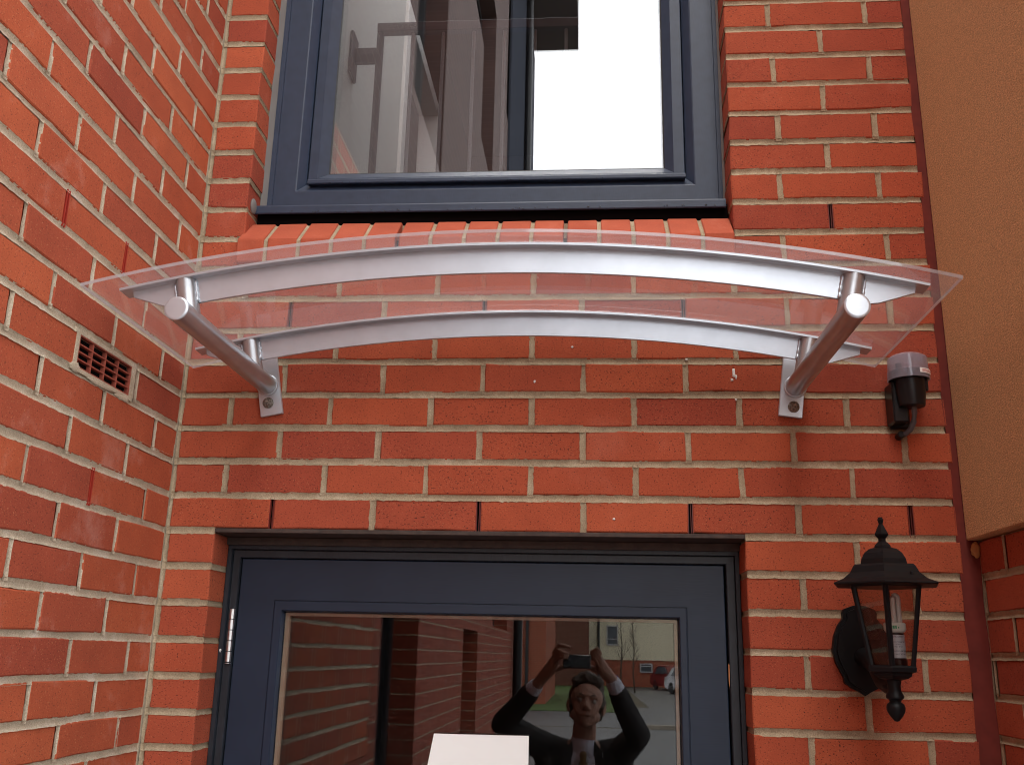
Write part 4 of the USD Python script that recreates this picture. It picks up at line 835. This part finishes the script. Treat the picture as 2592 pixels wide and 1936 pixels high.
jk = [hull([(NECK + [-.045, -.015, -.035], .063), (SHL + [.005, 0, 0], .064), (np.array([.10, -2.48, -.95]), .085)]), hull([(NECK + [.045, -.015, -.035], .063), (SHR + [-.005, 0, 0], .064), (np.array([.325, -2.48, -.95]), .085)]), hull([(np.array([.08, -2.49, -.76]), .085), (np.array([.345, -2.49, -.76]), .085), (np.array([.10, -2.49, -1.32]), .10), (np.array([.325, -2.49, -1.32]), .10)]),
      limb(SHL, EL, .068, .056), limb(EL, along(EL, WLp, .80), .056, .043), limb(SHR, ER, .068, .056), limb(ER, along(ER, WRp, .74), .056, .043)]
vee = hull([(np.array([.212, -2.36, -.60]), .052), (np.array([.212, -2.36, -.68]), .045), (np.array([.212, -2.36, -.98]), .012)])
v, f = soften(union(jk) - vee, .014, 5); v = v + (meshkit.fbm(v*28, 3, 6) - .5)[:, None]*np.array([.007, .007, .007])
obj('jacket', (v, f), M['suit'], per, smooth=True)
lap = []
for s in (-1, 1): lap.append(sweep(np.array([[(.212 + s*.050, -2.418, -.655), (.212 + s*.085, -2.402, -.70), (.212 + s*.088, -2.398, -.712)], [(.212 + s*.045, -2.402, -.74), (.212 + s*.092, -2.386, -.76), (.212 + s*.088, -2.382, -.775)], [(.212 + s*.012, -2.378, -.97), (.212 + s*.030, -2.374, -.97), (.212 + s*.028, -2.372, -.98)]])))
[obj('lapel', l, M['suit'], per) for l in lap]
sh = [hull([(NECK + [0, .012, .022], .060), (NECK + [0, .008, -.02], .067)]), hull([(np.array([.150, -2.455, -.735]), .052), (np.array([.274, -2.455, -.735]), .052), (np.array([.212, -2.425, -.80]), .05), (np.array([.212, -2.43, -.98]), .05)]), limb(along(EL, WLp, .76), along(EL, WLp, .93), .039, .035), limb(along(ER, WRp, .70), along(ER, WRp, .92), .040, .035)]
vs = [soften(q, .010, 3) for q in sh]
[obj(n, q, M['shirt'], per, smooth=True) for n, q in zip(('shirt_collar', 'shirt_front', 'shirt_cuff', 'shirt_cuff'), vs)]
obj('tie', cat([hull([(np.array([.212, -2.392, -.715]), .017), (np.array([.212, -2.388, -.742]), .012)]), hull([(np.array([.198, -2.382, -.75]), .007), (np.array([.226, -2.382, -.75]), .007), (np.array([.182, -2.368, -.98]), .007), (np.array([.242, -2.368, -.98]), .007)])]), M['tie'], per, smooth=40)
tr = [hull([(HIP + [-.07, 0, .06], .112), (HIP + [.07, 0, .06], .112), (HIP + [-.08, 0, -.04], .105), (HIP + [.08, 0, -.04], .105)])]
for s in (-1, 1):
    k, an = HIP + [s*.10, .02, -.42], HIP + [s*.115, 0, -.80]; tr += [limb(HIP + [s*.085, 0, -.02], k, .098, .074), limb(k, an, .074, .062)]
obj('trousers', soften(union(tr), .02, 4), M['trouser'], per, smooth=True)
for s in (-1, 1):
    x = HIP[0] + s*.115; obj('shoe', soften(hull([((x, -2.53, GZ + .045), .044), ((x, -2.38, GZ + .034), .034), ((x + s*.012, -2.30, GZ + .028), .026), ((x, -2.50, GZ + .085), .04)]) - m3.Manifold.cube((1, 1, .2), True).translate((x, -2.4, GZ - .1)), .012, 2), M['shoe'], per, smooth=40)
phn = thing('phone', 'black phone held sideways in both hands, mirrored in the door glass', 'phone', ((PX0 + PX1)/2, -2.05, PZ))
tilt = math.radians(15.8)
def ptilt(m): return rot(m, tilt, (1, 0, 0), (.2372, -2.0445, -.2856))
obj('case', ptilt(bevbox(PX0, PX1, -2.0545, -2.0455, PZ - .0295 - .018, PZ + .0295 - .018, .0035)), M['dark_pane'], phn)
v, f = lathe([(0, .0004), (.0045, .0004), (.0048, 0), (0, 0)], 20)
obj('lens_ring', ptilt((np.array([[.2365 - .0 + a*1.0, -2.0454 + c, -.2856 - .0125 + b] for a, b, c in v]), f)), M['gasket'], phn)
